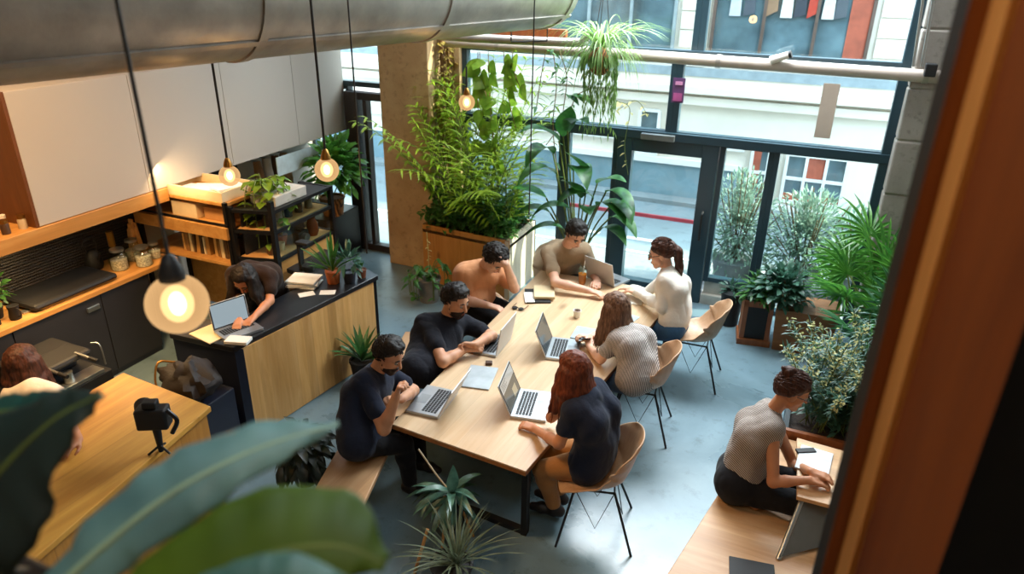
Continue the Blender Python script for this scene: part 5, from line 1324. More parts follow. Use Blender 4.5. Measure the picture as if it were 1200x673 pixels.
# barista's laptop on the bar
# ------------------------------------------------------------------ plants
R = random.Random(11)
UPV = Vector((0, 0, 1))
g_palm = leafmat('palm_leaf', '#b2c83e', '#83aa30', .4, .5); g_dark = leafmat('dark_leaf', '#3d6b33', '#1d4421', .35, .25); g_mid = leafmat('mid_leaf', '#4c8238', '#2b5a25', .38, .35)
g_lime = leafmat('lime_leaf', '#8fae3a', '#5f8a28', .4, .45); g_blue = leafmat('blue_green_leaf', '#4a7460', '#2b4f41', .4, .25); g_olive = leafmat('olive_leaf', '#9fb8a4', '#6d8d7c', .6, .3)
g_dry = leafmat('dry_vine', '#b59a4e', '#7d7433', .6, .4); g_flower = leafmat('pale_flower', '#d8cf92', '#a9a86a', .7, .4); g_trail = leafmat('trailing_leaf', '#7f9f54', '#55783c', .5, .4)
m_stem = plain('green_stem', '#5b6b2c', .6); m_wstem = plain('woody_stem', '#7a5a36', .7); m_soil = plain('soil', '#2b1f17', .95, var=.4, vscale=30, bump=.6)
def leaf(mb, b, d, L, W, droop=.5, up=UPV, n=6, fold=.15, shape=.8, twist=0):
    d = Vector(d).normalized(); side = d.cross(up)
    if side.length < .05: side = d.orthogonal()
    side.normalize(); p = Vector(b); vs = []
    if twist: side = Matrix.Rotation(twist, 3, d) @ side
    for i in range(n + 1):
        t = i / n; w = W * .5 * max(sin(pi * min(1, (t * .96 + .02)) ** shape), .02); nn = side.cross(d)
        vs += [p - side * w + nn * w * fold * 2, p, p + side * w + nn * w * fold * 2]
        d = (d + Vector((0, 0, -droop / n))).normalized(); p = p + d * (L / n)
    fs = []
    for i in range(n):
        a = i * 3; fs += [(a, a + 1, a + 4, a + 3), (a + 1, a + 2, a + 5, a + 4)]
    mb.add(vs, fs)
def frond(mb, sm, b, d, L, ll, n=22, droop=1.0, w=.022, rnd=R):
    d = Vector(d).normalized(); p = Vector(b); pts = [p.copy()]; m = 14
    path = []
    for i in range(m):
        d = (d + Vector((0, 0, -droop / m * (.4 + 1.2 * i / m)))).normalized(); p = p + d * (L / m); pts.append(p.copy()); path.append((p.copy(), d.copy()))
    sm.tube(pts, [.008 * (1 - .8 * i / m) + .001 for i in range(m + 1)], 5)
    for k in range(n):
        t = .22 + .78 * k / (n - 1); i = min(int(t * m), m - 1); q, dd = path[i]; sd = dd.cross(UPV)
        if sd.length < .1: sd = dd.orthogonal()
        sd.normalize()
        for s in (-1, 1):
            ld = (sd * s * 1.0 + dd * .75 + Vector((0, 0, .25))).normalized(); q2 = q + dd * (rnd.random() * .02)
            leaf(mb, q2, ld, ll * (sin(pi * (.15 + .8 * t)) * .6 + .45) * (.85 + .3 * rnd.random()), w, .9, n=3, fold=.1)
def rdir(lo=0, hi=1.2, rnd=R):
    a = rnd.random() * 2 * pi; e = lo + (hi - lo) * rnd.random(); return Vector((cos(a) * cos(e), sin(a) * cos(e), sin(e)))
def bush(mb, c, r, n, L, W, rnd=R, droop=.6, shell=.5, lo=-.4):
    c = Vector(c)
    for _ in range(n):
        d = rdir(lo, 1.45, rnd); k = shell + (1 - shell) * rnd.random(); p = c + Vector((d.x * r[0], d.y * r[1], d.z * r[2])) * k
        dd = (d + Vector((rnd.random() - .5, rnd.random() - .5, rnd.random() - .4)) * .9).normalized(); f = .7 + .6 * rnd.random()
        leaf(mb, p, dd, L * f, W * f, droop, n=3, fold=.12, twist=(rnd.random() - .5) * 1.5)
def vine(mb, sm, pts, leaves, L, W, rnd=R, r=.004, drop=.3):
    P = curve(pts, 8); sm.tube(P, r, 5)
    for _ in range(leaves):
        q = P[int(rnd.random() * (len(P) - 1))]; a = rnd.random() * 2 * pi
        leaf(mb, q, Vector((cos(a), sin(a), .3 * rnd.random() - drop)), L * (.7 + .6 * rnd.random()), W * (.7 + .6 * rnd.random()), .5, n=3, shape=.7)
def plant(name, label, loc, group=None, cat='plant'): return thing(name, label, cat, loc, 0, group)
def pot(t, c, r, h, m, taper=.75, soil=True):
    MB().lathe([(r * taper, 0), (r, h * .92), (r * 1.06, h * .92), (r * 1.06, h), (r * .92, h), (r * .9, h * .9)], c, 24).build('pot', m, t, smooth=True)
    if soil: MB().lathe([(0, h * .88), (r * .9, h * .88)], c, 20, cap=False).build('soil', m_soil, t)

# --- the big planter
g_cover = leafmat('cover_leaf', '#5c8c44', '#2f5e2c', .4, .35)
bx = [(-4.55, 7.60), (-3.27, 7.50), (-3.27, 8.40), (-4.38, 8.40), (-4.38, 8.38), (-4.55, 8.38)]
t = thing('planter_box', 'large planter box with ply front and pale side beside the concrete column', 'planter', (-3.9, 7.9, 0))
def wallseg(a, b, m, th=.03, z1=.80):
    a, b = Vector((*a, 0)), Vector((*b, 0)); d = (b - a).normalized(); n = Vector((-d.y, d.x, 0)) * th
    MB().prism([(q.x, q.y) for q in (a, b, b + n, a + n)], 0, z1).build('side_panel', m, t)
wallseg(bx[0], bx[1], m_plant_w); wallseg(bx[1], bx[2], plain('pale_ply', '#d8cbb4', .7, var=.1, vscale=4, aniso=(1, 1, .2)), .05); wallseg(bx[2], bx[3], m_plant_w); wallseg(bx[3], bx[4], m_plant_w); wallseg(bx[4], bx[5], m_plant_w); wallseg(bx[5], bx[0], m_plant_w)
MB().prism(bx, .70, .74).build('soil', m_soil, t)
t = plant('ground_cover', 'dense low dark green foliage filling the big planter box', (-3.9, 7.9, .745)); f = MB()
for _ in range(1500):
    x = -4.55 + 1.26 * R.random(); y = 7.56 + .8 * R.random()
    z = .74 + .26 * R.random() ** .7
    leaf(f, (x, y, z), rdir(-.1, 1.2), .06 + .08 * R.random(), .03 + .04 * R.random(), .6, n=3)
f.build('foliage', g_cover, t, smooth=True); sm = MB()
f = MB()
for _ in range(620):
    x = -4.5 + 1.2 * R.random(); y = 7.56 + .8 * R.random()
    z = .92 + .36 * R.random()
    leaf(f, (x, y, z), rdir(-.1, 1.2), .08 + .08 * R.random(), .04 + .04 * R.random(), .6, n=3)
f.build('foliage', g_mid, t, smooth=True)
for _ in range(60):
    x = -3.98 + .66 * R.random(); y = 7.6 + .7 * R.random(); sm.tube([(x, y, .745), (x + .02, y, .95)], .005, 5)
sm.build('stem', m_stem, t)
for (x, y, lab, nfr, L, sd) in ((-4.15, 7.78, 'tall areca palm with yellow green fronds at the column side of the big planter', 24, 1.75, 3), (-3.85, 8.02, 'tall areca palm with arching fronds at the window side of the big planter', 24, 1.95, 5), (-3.45, 7.85, 'shorter areca palm at the right side of the big planter', 9, 1.0, 8)):
    rr = random.Random(sd); t = plant('areca_palm', lab, (x, y, .745), 'palms in the big planter'); f = MB(); sm = MB()
    for k in range(nfr):
        a = 2 * pi * k / nfr * 1.618 + rr.random(); e = .95 + .55 * rr.random()
        if sin(a) > .4: e = max(e, 1.25)
        if cos(a) < -.2 and sin(a) > -.5: e = max(e, 1.38)
        frond(f, sm, (x + .04 * cos(a), y + .04 * sin(a), .745), (cos(a) * cos(e), sin(a) * cos(e), sin(e)), L * (.75 + .4 * rr.random()), .34, 40, 1.0, .019, rr)
    f.build('fronds', g_palm, t, smooth=True); sm.build('stem', m_stem, t, smooth=True)
# dry vines on the sunlit face of the column
rr = random.Random(21); t = plant('creeper', 'dry yellowish creeper hanging down the sunlit side of the concrete column', (-4.5, 8.2, 1.0)); f = MB(); sm = MB()
for k in range(26):
    y = 8.06 + .34 * rr.random(); x = -4.53 + .05 * rr.random(); z1 = 1.1 + 1.2 * rr.random()
    vine(f, sm, [(x, y, 3.3), (x + .02, y + .02, 2.6), (x - .01, y - .02, (z1 + 2.6) / 2), (x + .02, y, z1)], 34, .07, .032, rr, .005)
f.build('foliage', g_dry, t, smooth=True); sm.build('stem', m_wstem, t, smooth=True)
# round leaved hanging vine under the pipe
rr = random.Random(5); b0 = aty(575, 62, 8.12); t = plant('hanging_vine', 'hanging vine with large round leaves beside the small pale pendant', b0); f = MB(); sm = MB()
for (x0, x1, y1, n) in ((560, 566, 185, 8), (572, 584, 205, 12), (590, 604, 150, 9), (600, 612, 110, 5), (562, 572, 120, 6)):
    P = [aty(x0, 60, 8.12), aty((x0 + x1) / 2 - 3, (60 + y1) / 2, 8.1), aty(x1, y1, 8.05)]; Pc = curve(P, 10); sm.tube(Pc, .005, 5)
    for k in range(n):
        q = Pc[2 + int((len(Pc) - 4) * (k + .5) / n)]; a = rr.random() * 2 * pi
        leaf(f, q, (cos(a) * .8, -.25, -.6 + .5 * rr.random()), .15 + .09 * rr.random(), .16 + .07 * rr.random(), .25, up=Vector((.2 * rr.random(), 1, .2)), n=8, shape=.5, fold=.04)
f.build('foliage', g_lime, t, smooth=True); sm.build('stem', m_wstem, t, smooth=True)
# twiggy hanging plant
rr = random.Random(9); t = plant('twig_plant', 'thin twiggy plant with narrow leaves hanging from the long pipe', aty(650, 62, 8.1)); f = MB(); sm = MB()
for (pts, n) in ((((648, 58), (652, 100), (648, 150), (655, 215)), 26), (((655, 58), (664, 90), (660, 130)), 16), (((640, 58), (634, 90), (628, 130)), 10), (((668, 130), (676, 112), (690, 105)), 5), (((640, 170), (655, 150), (672, 128)), 8)):
    vine(f, sm, [aty(x, y, 8.1 - .02 * i) for i, (x, y) in enumerate(pts)], n, .15, .035, rr, .006)
for (x, y) in ((665, 112), (672, 110), (680, 112)): leaf(f, aty(x, y, 8.08), (.8, -.4, -.1), .22, .12, .6, shape=.6)
f.build('foliage', g_mid, t, smooth=True); sm.build('stem', m_wstem, t, smooth=True)
# broad leaved plant in pot by the door
rr = random.Random(15); c = Vector((-2.52, 7.86, 0)); t = plant('potted_strelitzia', 'tall broad leaved plant in a pale pot beside the glazed door', c)
pot(t, c, .24, .42, plain('pale_pot', '#b5b1a6', .7), .8)
g = MB()
for _ in range(60):
    a = rr.random() * 6.28; q = rr.random() ** .5 * .2; g.ball((c.x + q * cos(a), c.y + q * sin(a), .385), .016 + .012 * rr.random(), 8, 6)
g.build('gravel', plain('red_grey_gravel', '#8a5a50', .8, var=.5, vscale=30), t, smooth=True)['kind'] = 'stuff'
f = MB(); sm = MB()
for (px_, py_, L, W, dx, dr) in ((655, 165, .50, .17, -.25, 1.2), (665, 150, .42, .16, .3, 1.0), (652, 205, .55, .15, -.2, 1.9), (640, 232, .45, .18, -.7, .6), (690, 208, .42, .17, -.2, .4), (700, 215, .40, .15, .5, .7), (710, 225, .48, .13, .5, 1.7), (668, 245, .48, .14, -.6, 1.5), (700, 240, .5, .16, .4, 1.6), (715, 255, .42, .14, .6, 1.6), (680, 232, .4, .16, -.1, .8), (660, 268, .45, .12, -.7, 1.3), (705, 268, .4, .13, .5, 1.5), (688, 250, .42, .15, .1, 1.4), (648, 180, .5, .16, -.1, 2.2), (660, 160, .46, .15, .15, .3), (672, 200, .5, .16, .2, 2.0), (645, 250, .4, .14, -.5, 1.2), (695, 232, .46, .15, -.3, 1.7), (716, 240, .4, .14, .4, 1.9)):
    q = aty(px_, py_, 7.80 - .12 * rr.random()); sm.tube(curve([c + Vector((.05 * rr.random(), .02, .38)), (c + q) / 2 + Vector((0, 0, .3)), q], 6), .010, 6)
    leaf(f, q, (dx, -.25, .45), L * 1.15, W * 1.6, dr * 1.2, n=9, shape=.75, fold=.14)
f.build('foliage', leafmat('strelitzia_leaf', '#3f7a35', '#1e4a28', .3, .3), t, smooth=True); sm.build('stem', m_stem, t, smooth=True)
# hanging basket
rr = random.Random(31); c = aty(703, 72, 7.7); t = plant('hanging_basket', 'woven basket with long trailing grassy plant hanging before the upper window', c)
m_wick, nt_, b_ = _new('wicker'); wv = nt_.nodes.new('ShaderNodeTexWave'); wv.inputs['Scale'].default_value = 14; wv.inputs['Distortion'].default_value = 4; nt_.links.new(_tc(nt_), wv.inputs['Vector'])
nt_.links.new(_ramp(nt_, wv.outputs['Fac'], [(.2, lin('#5a3517')), (.8, lin('#b9773a'))]), b_.inputs['Base Color']); b_.inputs['Roughness'].default_value = .7; _bump(nt_, b_, wv.outputs['Fac'], .6)
MB().ball(c, (.13, .13, .15), 24, 14).build('basket', m_wick, t, smooth=True)
sm = MB()
for a in (0, 2.1, 4.2): sm.tube([c + Vector((.12 * cos(a), .12 * sin(a), .05)), c + Vector((0, 0, .9)), Vector((c.x, c.y, 5.58))], .004, 5)
sm.build('cord', m_cord, t)
f = MB()
for k in range(130):
    a = rr.random() * 6.28; o = .10 * rr.random() ** .5; b = c + Vector((o * cos(a), o * sin(a), .12)); e = .5 + .9 * rr.random()
    leaf(f, b, (cos(a) * cos(e), sin(a) * cos(e), sin(e)), .45 + .35 * rr.random(), .014, 2.6 + 1.2 * rr.random(), n=9, fold=.1)
for k in range(130):
    a = rr.random() * 6.28; b = c + Vector((.13 * cos(a), .13 * sin(a), .08)); h_ = .25 + .55 * rr.random()
    P = [b, b + Vector((.06 * cos(a), .06 * sin(a), -.05)), b + Vector((.05 * cos(a) + .03 * rr.random(), .05 * sin(a), -.05 - h_ * .5)), b + Vector((.04 * cos(a) + .05 * rr.random(), .04 * sin(a), -.05 - h_))]
    Pc = curve(P, 4)
    for q in Pc[2::2]: leaf(f, q, (rr.random() - .5, rr.random() - .5, -.9), .10, .018, .5, n=2)
for k in range(50):
    a = rr.random() * 6.28; leaf(f, c + Vector((0, 0, .12)), (.7 * cos(a) , .7 * sin(a), 1), .6 + .4 * rr.random(), .022, 1.6, n=7)
f.build('foliage', g_trail, t, smooth=True)
# thin vine over the door corner
rr = random.Random(41); t = plant('thin_vine', 'thin pale vine draped over the upper left corner of the glazed door', aty(740, 160, 8.38)); f = MB(); sm = MB()
vine(f, sm, [aty(722, 118, 8.4), aty(738, 128, 8.36), aty(732, 170, 8.36), aty(736, 205, 8.38)], 12, .09, .035, rr, .005); vine(f, sm, [aty(722, 130, 8.36), aty(745, 118, 8.34), aty(760, 136, 8.36)], 10, .1, .04, rr, .004)
f.build('foliage', g_flower, t, smooth=True); sm.build('stem', m_stem, t, smooth=True)

# --- floor plants on the right
t = thing('plant_stand', 'square timber plant stand with black chalkboard front beside the door', 'planter', (-.29, 7.75, 0))
Mx = Matrix.Translation(Vector((-.29, 7.76, 0))) @ Matrix.Rotation(.15, 4, 'Z')
def bxx(x0, x1, y0, y1, z0, z1): return MB().box(x0, x1, y0, y1, z0, z1, Mx)
m_redw = wood('stand_timber', '#a9673a', '#7d4522', 'Z', .5, knots=False)
for a in (-.16, .11): bxx(a, a + .05, -.15, -.11, .05, .52).build('front_stile', m_redw, t)
bxx(-.16, .16, -.15, -.11, .47, .54).build('front_rail', m_redw, t); bxx(-.18, .18, -.17, .17, 0, .07).build('plinth', m_redw, t); bxx(-.12, .12, -.135, -.115, .07, .47).build('chalkboard', m_black, t)
bxx(-.16, .16, -.11, .15, .07, .50).build('box_body', m_redw, t)
MB().box(-.15, .15, -.14, .14, .50, .545, Mx).build('soil', m_soil, t)
rr = random.Random(51); t = plant('herb_plant', 'low bright green plant growing in the timber stand by the door', (-.29, 7.76, .546)); f = MB()
bush(f, (-.29, 7.76, .56), (.20, .18, .17), 200, .13, .035, rr, .8, .2, -.1); f.build('foliage', g_mid, t, smooth=True)
t = plant('black_pot_plant', 'small black pot behind the timber plant stand', (-.60, 8.05, 0)); pot(t, (-.60, 8.05, .0), .13, .42, m_black, .8); f = MB(); bush(f, (-.6, 8.05, .42), (.12, .12, .1), 60, .1, .03, rr); f.build('foliage', g_blue, t, smooth=True)
t = thing('planter_crate', 'tapered brown ply planter beneath the fan palm', 'planter', (.24, 7.72, 0))
pp_ = [(-.06, 7.60), (.50, 7.66), (.50, 8.1), (-.06, 8.1)]
b = MB(); lo_ = pp_; hi_ = [(x + (-.03 if x < .2 else .06), y - (.02 if y < 7.8 else 0)) for x, y in pp_]
b.add([(x, y, 0) for x, y in lo_] + [(x, y, .50) for x, y in hi_], [(3, 2, 1, 0), (4, 5, 6, 7)] + [(i, (i + 1) % 4, 4 + (i + 1) % 4, 4 + i) for i in range(4)]); b.build('box_body', wood('crate_ply', '#9a6a3d', '#7d5029', 'X', .6, knots=False), t)
rr = random.Random(61); t = plant('leafy_shrub', 'dark blue green shrub spilling over the brown ply planter', (.06, 7.8, .505)); f = MB(); sm = MB()
bush(f, (-.06, 7.74, .60), (.32, .24, .34), 520, .10, .06, rr, .8, .25, -.15)
for k in range(12):
    d = rdir(.1, 1.2, rr); sm.tube([(.05, 7.8, .505), Vector((.0, 7.75, .55)) + d * .3], .006, 5)
f.build('foliage', g_blue, t, smooth=True); sm.build('stem', m_wstem, t, smooth=True)
def fanpalm(label, c, n, sd, h0, h1, Lf, spread=1.0, mat=None, trunk=True, potted=None):
    rr = random.Random(sd); t = plant('fan_palm', label, c, 'fan palms on the right'); c = Vector(c); f = MB(); sm = MB()
    if potted: pot(t, c, *potted)
    for k in range(n):
        a = 2 * pi * k * .382 + rr.random() * .6; e = .45 + .95 * rr.random(); L = h0 + (h1 - h0) * rr.random()
        d = Vector((cos(a) * cos(e) * spread, sin(a) * cos(e) * spread, sin(e))).normalized(); b = c + Vector((0, 0, (potted[1] if potted else 0) * .88 + .05)); q = b + d * L * .5 + Vector((0, 0, .12 * L)); q2 = b + d * L
        q2.x = min(max(q2.x, .52), 1.42)
        sm.tube(curve([b, q, q2], 5), .008, 5); dd = (q2 - q).normalized(); sd_ = dd.cross(UPV).normalized(); nn = sd_.cross(dd)
        for j in range(17):
            th = -1.75 + 3.5 * j / 16; ld = dd * cos(th) + sd_ * sin(th) + nn * .12; leaf(f, q2, ld, Lf * (.75 + .3 * cos(th)) * (.9 + .2 * rr.random()), .042, .75, up=nn, n=5, fold=.3, shape=1.1)
    f.build('fronds', mat or g_fan, t, smooth=True); sm.build('stem', m_stem, t, smooth=True); return t
g_fan = leafmat('fan_leaf', '#5b9438', '#2f6b2a', .35, .35)
fanpalm('large fan palm with bright green fans by the concrete pier', (1.0, 7.3, 0), 34, 71, .5, 1.25, .46, .8, None, True, (.24, .36, m_black))
fanpalm('fan palm with darker fans lower down beside the timber post', (1.05, 6.45, 0), 22, 73, .5, .95, .40, .8, leafmat('fan_leaf_dark', '#447a45', '#24553a', .35, .3), True, (.22, .3, m_black))
# trough with feathery shrub behind the platform
t = thing('planter_trough', 'dark timber trough behind the seated woman', 'planter', (.85, 5.6, 0))
MB().box(.16, 1.6, 5.33, 5.37, 0, .46).build('side_panel', m_redw, t); MB().box(.16, .20, 5.37, 6.0, 0, .46).build('side_panel', m_dark, t); MB().box(.2, 1.6, 5.96, 6.0, 0, .46).build('side_panel', m_dark, t); MB().box(.2, 1.6, 5.37, 5.96, .36, .40).build('soil', m_soil, t)
rr = random.Random(81); t = plant('feathery_shrub', 'feathery shrub with tiny pale yellow flowers behind the seated woman', (.6, 5.65, .405)); f = MB(); fl = MB(); sm = MB()
for k in range(80):
    a = rr.random() * 6.28; e = .75 + .8 * rr.random(); b = Vector((.28 + .8 * rr.random(), 5.45 + .4 * rr.random(), .405)); L = .45 + .55 * rr.random(); d = Vector((cos(a) * cos(e), sin(a) * cos(e), sin(e))); tip = b + d * L + Vector((0, -.05, 0)); tip.x = max(.05, tip.x)
    Pc = curve([b, b.lerp(tip, .5) + Vector((0, 0, .06)), tip], 8); sm.tube(Pc, .004, 5)
    for q in Pc[3:]:
        for _ in range(4): leaf(f, q, rdir(-.3, 1.2, rr), .09, .016, .4, n=2)
    if k % 3 == 0 or b.x < .6:
        for q in Pc[-8:]:
            for _ in range(5): leaf(fl, q + Vector((rr.random() - .5, rr.random() - .5, rr.random() - .5)) * .06, rdir(-.2, 1.4, rr), .03, .024, .1, n=2)
bush(f, (.75, 5.65, .55), (.5, .26, .35), 900, .09, .03, rr, .6, .2, -.2)
f.build('foliage', g_blue, t, smooth=True); fl.build('flowers', g_flower, t, smooth=True); sm.build('stem', m_stem, t, smooth=True)
t = plant('fern', 'dark fern filling the trough beside the timber post', (1.25, 5.65, .405)); f = MB(); sm = MB()
for k in range(18):
    a = 6.28 * k / 18; e = .6 + .7 * rr.random(); frond(f, sm, (1.12, 5.65, .405), (cos(a) * cos(e) * .5, sin(a) * cos(e) * .7, sin(e)), .55, .12, 16, 1.1, .022, rr)
f.build('fronds', g_dark, t, smooth=True); sm.build('stem', m_stem, t, smooth=True)

# --- small plants
rr = random.Random(91); c = atz(503, 352, 0); c.z = 0
t = plant('trailing_pot_plant', 'leafy plant with tall yellow stalk in a grey pot beside the ply planter', c); pot(t, c, .15, .32, plain('grey_pot', '#7b756e', .7)); f = MB(); sm = MB()
for k in range(9):
    a = rr.random() * 6.28; vine(f, sm, [c + Vector((0, 0, .3)), c + Vector((.14 * cos(a), .14 * sin(a), .55 - .1 * rr.random())), c + Vector((.24 * cos(a), .24 * sin(a), .35)), c + Vector((.24 * cos(a), .24 * sin(a), .1))], 9, .11, .05, rr, .006)
f.build('foliage', g_mid, t, smooth=True); sm.build('stem', m_stem, t, smooth=True); fl = MB(); vine(fl, fl, [c + Vector((0, 0, .3)), c + Vector((-.0, .02, .6)), c + Vector((.0, .0, .92))], 16, .05, .02, rr, .006); fl.build('flower_stalk', g_flower, t, smooth=True)
c = atz(426, 447, 0); t = plant('floor_plant', 'small spiky plant in a dark pot between the bench and the bar', c); pot(t, c, .12, .26, m_black); f = MB()
for k in range(26): leaf(f, c + Vector((0, 0, .24)), rdir(.5, 1.4, rr), .38, .05, .7, n=6)
f.build('foliage', g_dark, t, smooth=True)
def bar_plant(label, x, y, r, h, m, kind):
    c = atz(x, y, .956); t = plant('potted_plant', label, c, 'pots on the bar end'); pot(t, c, r, h, m, .8); f = MB()
    if kind == 'aloe':
        for k in range(22): leaf(f, c + Vector((0, 0, h * .9)), rdir(.6, 1.45, rr), .30 + .12 * rr.random(), .035, .25, n=6, fold=.4, shape=1.2)
    elif kind == 'leafy': bush(f, c + Vector((0, 0, h + .08)), (.10, .10, .14), 60, .12, .04, rr)
    else:
        for k in range(14): leaf(f, c + Vector((0, 0, h * .9)), rdir(.7, 1.4, rr), .1, .02, .2, n=4, fold=.3)
    f.build('foliage', g_mid if kind != 'leafy' else g_blue, t, smooth=True)
bar_plant('spiky aloe in a terracotta pot near the bar end', 391, 331, .075, .13, m_terra, 'aloe')
bar_plant('small leafy plant in a dark blue pot on the bar beside the aloe', 410, 331, .065, .12, plain('navy_pot', '#1f2430', .4), 'leafy')
bar_plant('tiny succulent in a brown pot at the bar end', 424, 325, .05, .09, plain('brown_pot', '#6e3b22', .6), 'succ')
# pothos over the shelf tower
rr = random.Random(101); c = Vector((-5.3, 5.62, 1.60)); t = plant('pothos', 'yellow green pothos trailing from the top of the display shelf', c); pot(t, c, .09, .14, m_cream_c); f = MB(); sm = MB()
for (a, dz) in ((-1.2, -.45), (-.6, -.35), (-.2, -.25), (.3, -.1), (2.5, .05), (-1.6, -.3), (-.9, -.6), (.8, .05)):
    vine(f, sm, [c + Vector((0, 0, .13)), c + Vector((.14 * cos(a), .14 * sin(a), .24)), c + Vector((.26 * cos(a), .26 * sin(a), .10)), c + Vector((.30 * cos(a), .30 * sin(a), dz))], 15, .12, .085, rr, .005)
f.build('foliage', g_lime, t, smooth=True); sm.build('stem', m_stem, t, smooth=True)
# far corner plant
c = Vector((-5.98, 7.62, .722)); t = plant('corner_plant', 'lush green plant in a wicker pot in the far corner by the dark door', c); pot(t, c, .17, .26, m_wick, .8); f = MB(); sm = MB()
bush(f, c + Vector((.12, 0, .60)), (.30, .38, .42), 340, .18, .09, rr, .8, .25, -.5)
for k in range(10): sm.tube([c + Vector((0, 0, .23)), c + Vector((0, 0, .6)) + rdir(.2, 1.3, rr) * .35], .008, 5)
f.build('foliage', leafmat('corner_leaf', '#5f9a3e', '#2f6a2a', .4, .35), t, smooth=True); sm.build('stem', m_stem, t, smooth=True)
# herb on the worktop
c = Vector((-6.45, 3.36, .9655)); t = plant('potted_herb', 'bushy green herb in a dark pot at the left end of the worktop', c); pot(t, c, .07, .12, m_black); f = MB(); bush(f, c + Vector((0, 0, .24)), (.15, .15, .16), 170, .07, .035, rr, .5, .2, -.5); f.build('foliage', g_mid, t, smooth=True)
# dark basket plant before the bench
c = atz(362, 588, 0); c = Vector((c.x, c.y, 0)); t = plant('wire_stand_plant', 'dark drooping plant in a wire stand at the near end of the bench', c); sm = MB()
for a in range(4): sm.tube([c + Vector((.17 * cos(a * pi / 2 + .4), .17 * sin(a * pi / 2 + .4), 0)), c + Vector((.13 * cos(a * pi / 2 + .4), .13 * sin(a * pi / 2 + .4), .46))], .007, 6)
rg = [c + Vector((.14 * cos(i * pi / 10), .14 * sin(i * pi / 10), .42)) for i in range(21)]; sm.tube(rg, .007, 6); sm.build('wire_stand', m_steel, t, smooth=True)
MB().lathe([(.08, .2), (.125, .42), (.11, .42)], c, 20).build('pot', m_black, t, smooth=True); f = MB()
bush(f, c + Vector((0, 0, .5)), (.20, .20, .16), 150, .17, .07, rr, 1.6, .3, -.5); f.build('foliage', leafmat('sage_dark_leaf', '#26301f', '#0f170f', .4, .2), t, smooth=True)
# lower plants in front of the table
c = atz(528, 632, 0); t = plant('stick_leg_plant', 'young plant with pale blue green leaves on yellow stick legs before the table', c); sm = MB(); f = MB()
for a in range(3): sm.tube([c + Vector((.17 * cos(a * 2.1 + .6), .17 * sin(a * 2.1 + .6), 0)), c + Vector((.06 * cos(a * 2.1 + .6), .06 * sin(a * 2.1 + .6), .36))], .011, 8)
sm.build('stick_leg', m_shelf, t, smooth=True); MB().lathe([(.07, .14), (.11, .3), (.10, .3)], c, 18).build('pot', m_black, t, smooth=True); sm = MB(); top_ = c + Vector((.02, 0, .44)); sm.tube([c + Vector((0, 0, .28)), top_], .01, 6)
sm.tube(curve([top_, top_ + Vector((-.15, .06, .06)), top_ + Vector((-.36, .16, .16))], 6), .007, 6); sm.build('stem', plain('pale_stem', '#a39172', .6), t, smooth=True)
for k in range(20): leaf(f, top_ + Vector((0, 0, -.05 + .06 * rr.random())), rdir(-.1, .9, rr), .26 + .08 * rr.random(), .06, 1.1, n=6, fold=.2)
for k in range(18): leaf(f, c + Vector((-.16 + .1 * rr.random(), .08, .34)), rdir(-.3, .6, rr), .26, .05, 1.0, n=5)
leaf(f, top_, (.05, 0, 1), .26, .09, .5, n=7)
f.build('foliage', leafmat('teal_leaf', '#5c8472', '#2a4a3c', .3, .25), t, smooth=True)
c = atz(530, 690, 0); t = plant('grass_pot', 'pot of long thin grass at the bottom frame edge', c); pot(t, c, .14, .24, m_black); f = MB()
for k in range(90): leaf(f, c + Vector((.05 * rr.random(), .05 * rr.random(), .2)), rdir(.55, 1.45, rr), .32 + .22 * rr.random(), .012, .9, n=6, fold=.2)
f.build('foliage', leafmat('grey_grass', '#7f8c72', '#46563e', .5, .3), t, smooth=True)
c = atz(486, 672, 0); MB().tube([c, c + Vector((.06, .10, .34))], .012, 8).build('wooden_stake', m_shelf, smooth=True, label='yellow wooden stake leaning beside the pot of grass', cat='stake')
# gold ring lamp / kettle rim at the lower left
c = atz(247, 612, .02); c.z = 0; t = thing('brass_kettle', 'round brass kettle on the floor behind the big foreground leaf', 'kettle', c)
MB().lathe([(.09, 0), (.13, .05), (.13, .13), (.08, .19), (.03, .21), (.02, .24), (0, .245)], c, 24).build('kettle_body', m_gold, t, smooth=True)
MB().tube(curve([c + Vector((-.11, 0, .14)), c + Vector((-.1, 0, .32)), c + Vector((.1, 0, .32)), c + Vector((.11, 0, .14))], 8), .010, 8).build('handle', m_gold, t, smooth=True); MB().tube([c + Vector((.1, -.05, .08)), c + Vector((.2, -.1, .2))], [.025, .014], 10).build('spout', m_gold, t, smooth=True)

# --- bushes outside the window
rr = random.Random(111)
for (x, y, r, n, lab) in ((-.75, 9.35, (.55, .35, .85), 900, 'pale olive green bush outside the narrow light beside the door'), (.1, 9.3, (.6, .35, .7), 1000, 'pale olive green bush outside the right window'), (.75, 9.5, (.5, .35, .5), 600, 'low pale bush outside at the right edge of the window')):
    t = plant('street_bush', lab, (x, y, 0), 'bushes outside the window', 'bush'); f = MB(); sm = MB()
    MB().lathe([(.22, 0), (.3, .35), (.27, .35)], (x, y, 0), 18).build('pot', plain('street_pot', '#7d8488', .7), t, smooth=True)
    bush(f, (x, y, .72), r, n * 3, .075, .026, rr, .4, .15, -.8)
    for k in range(22): d = rdir(.1, 1.4, rr); sm.tube([(x, y, .3), Vector((x, y, .75)) + Vector((d.x * r[0], d.y * r[1], d.z * r[2]))], .007, 5)
    f.build('foliage', g_olive, t, smooth=True); sm.build('stem', m_wstem, t, smooth=True)
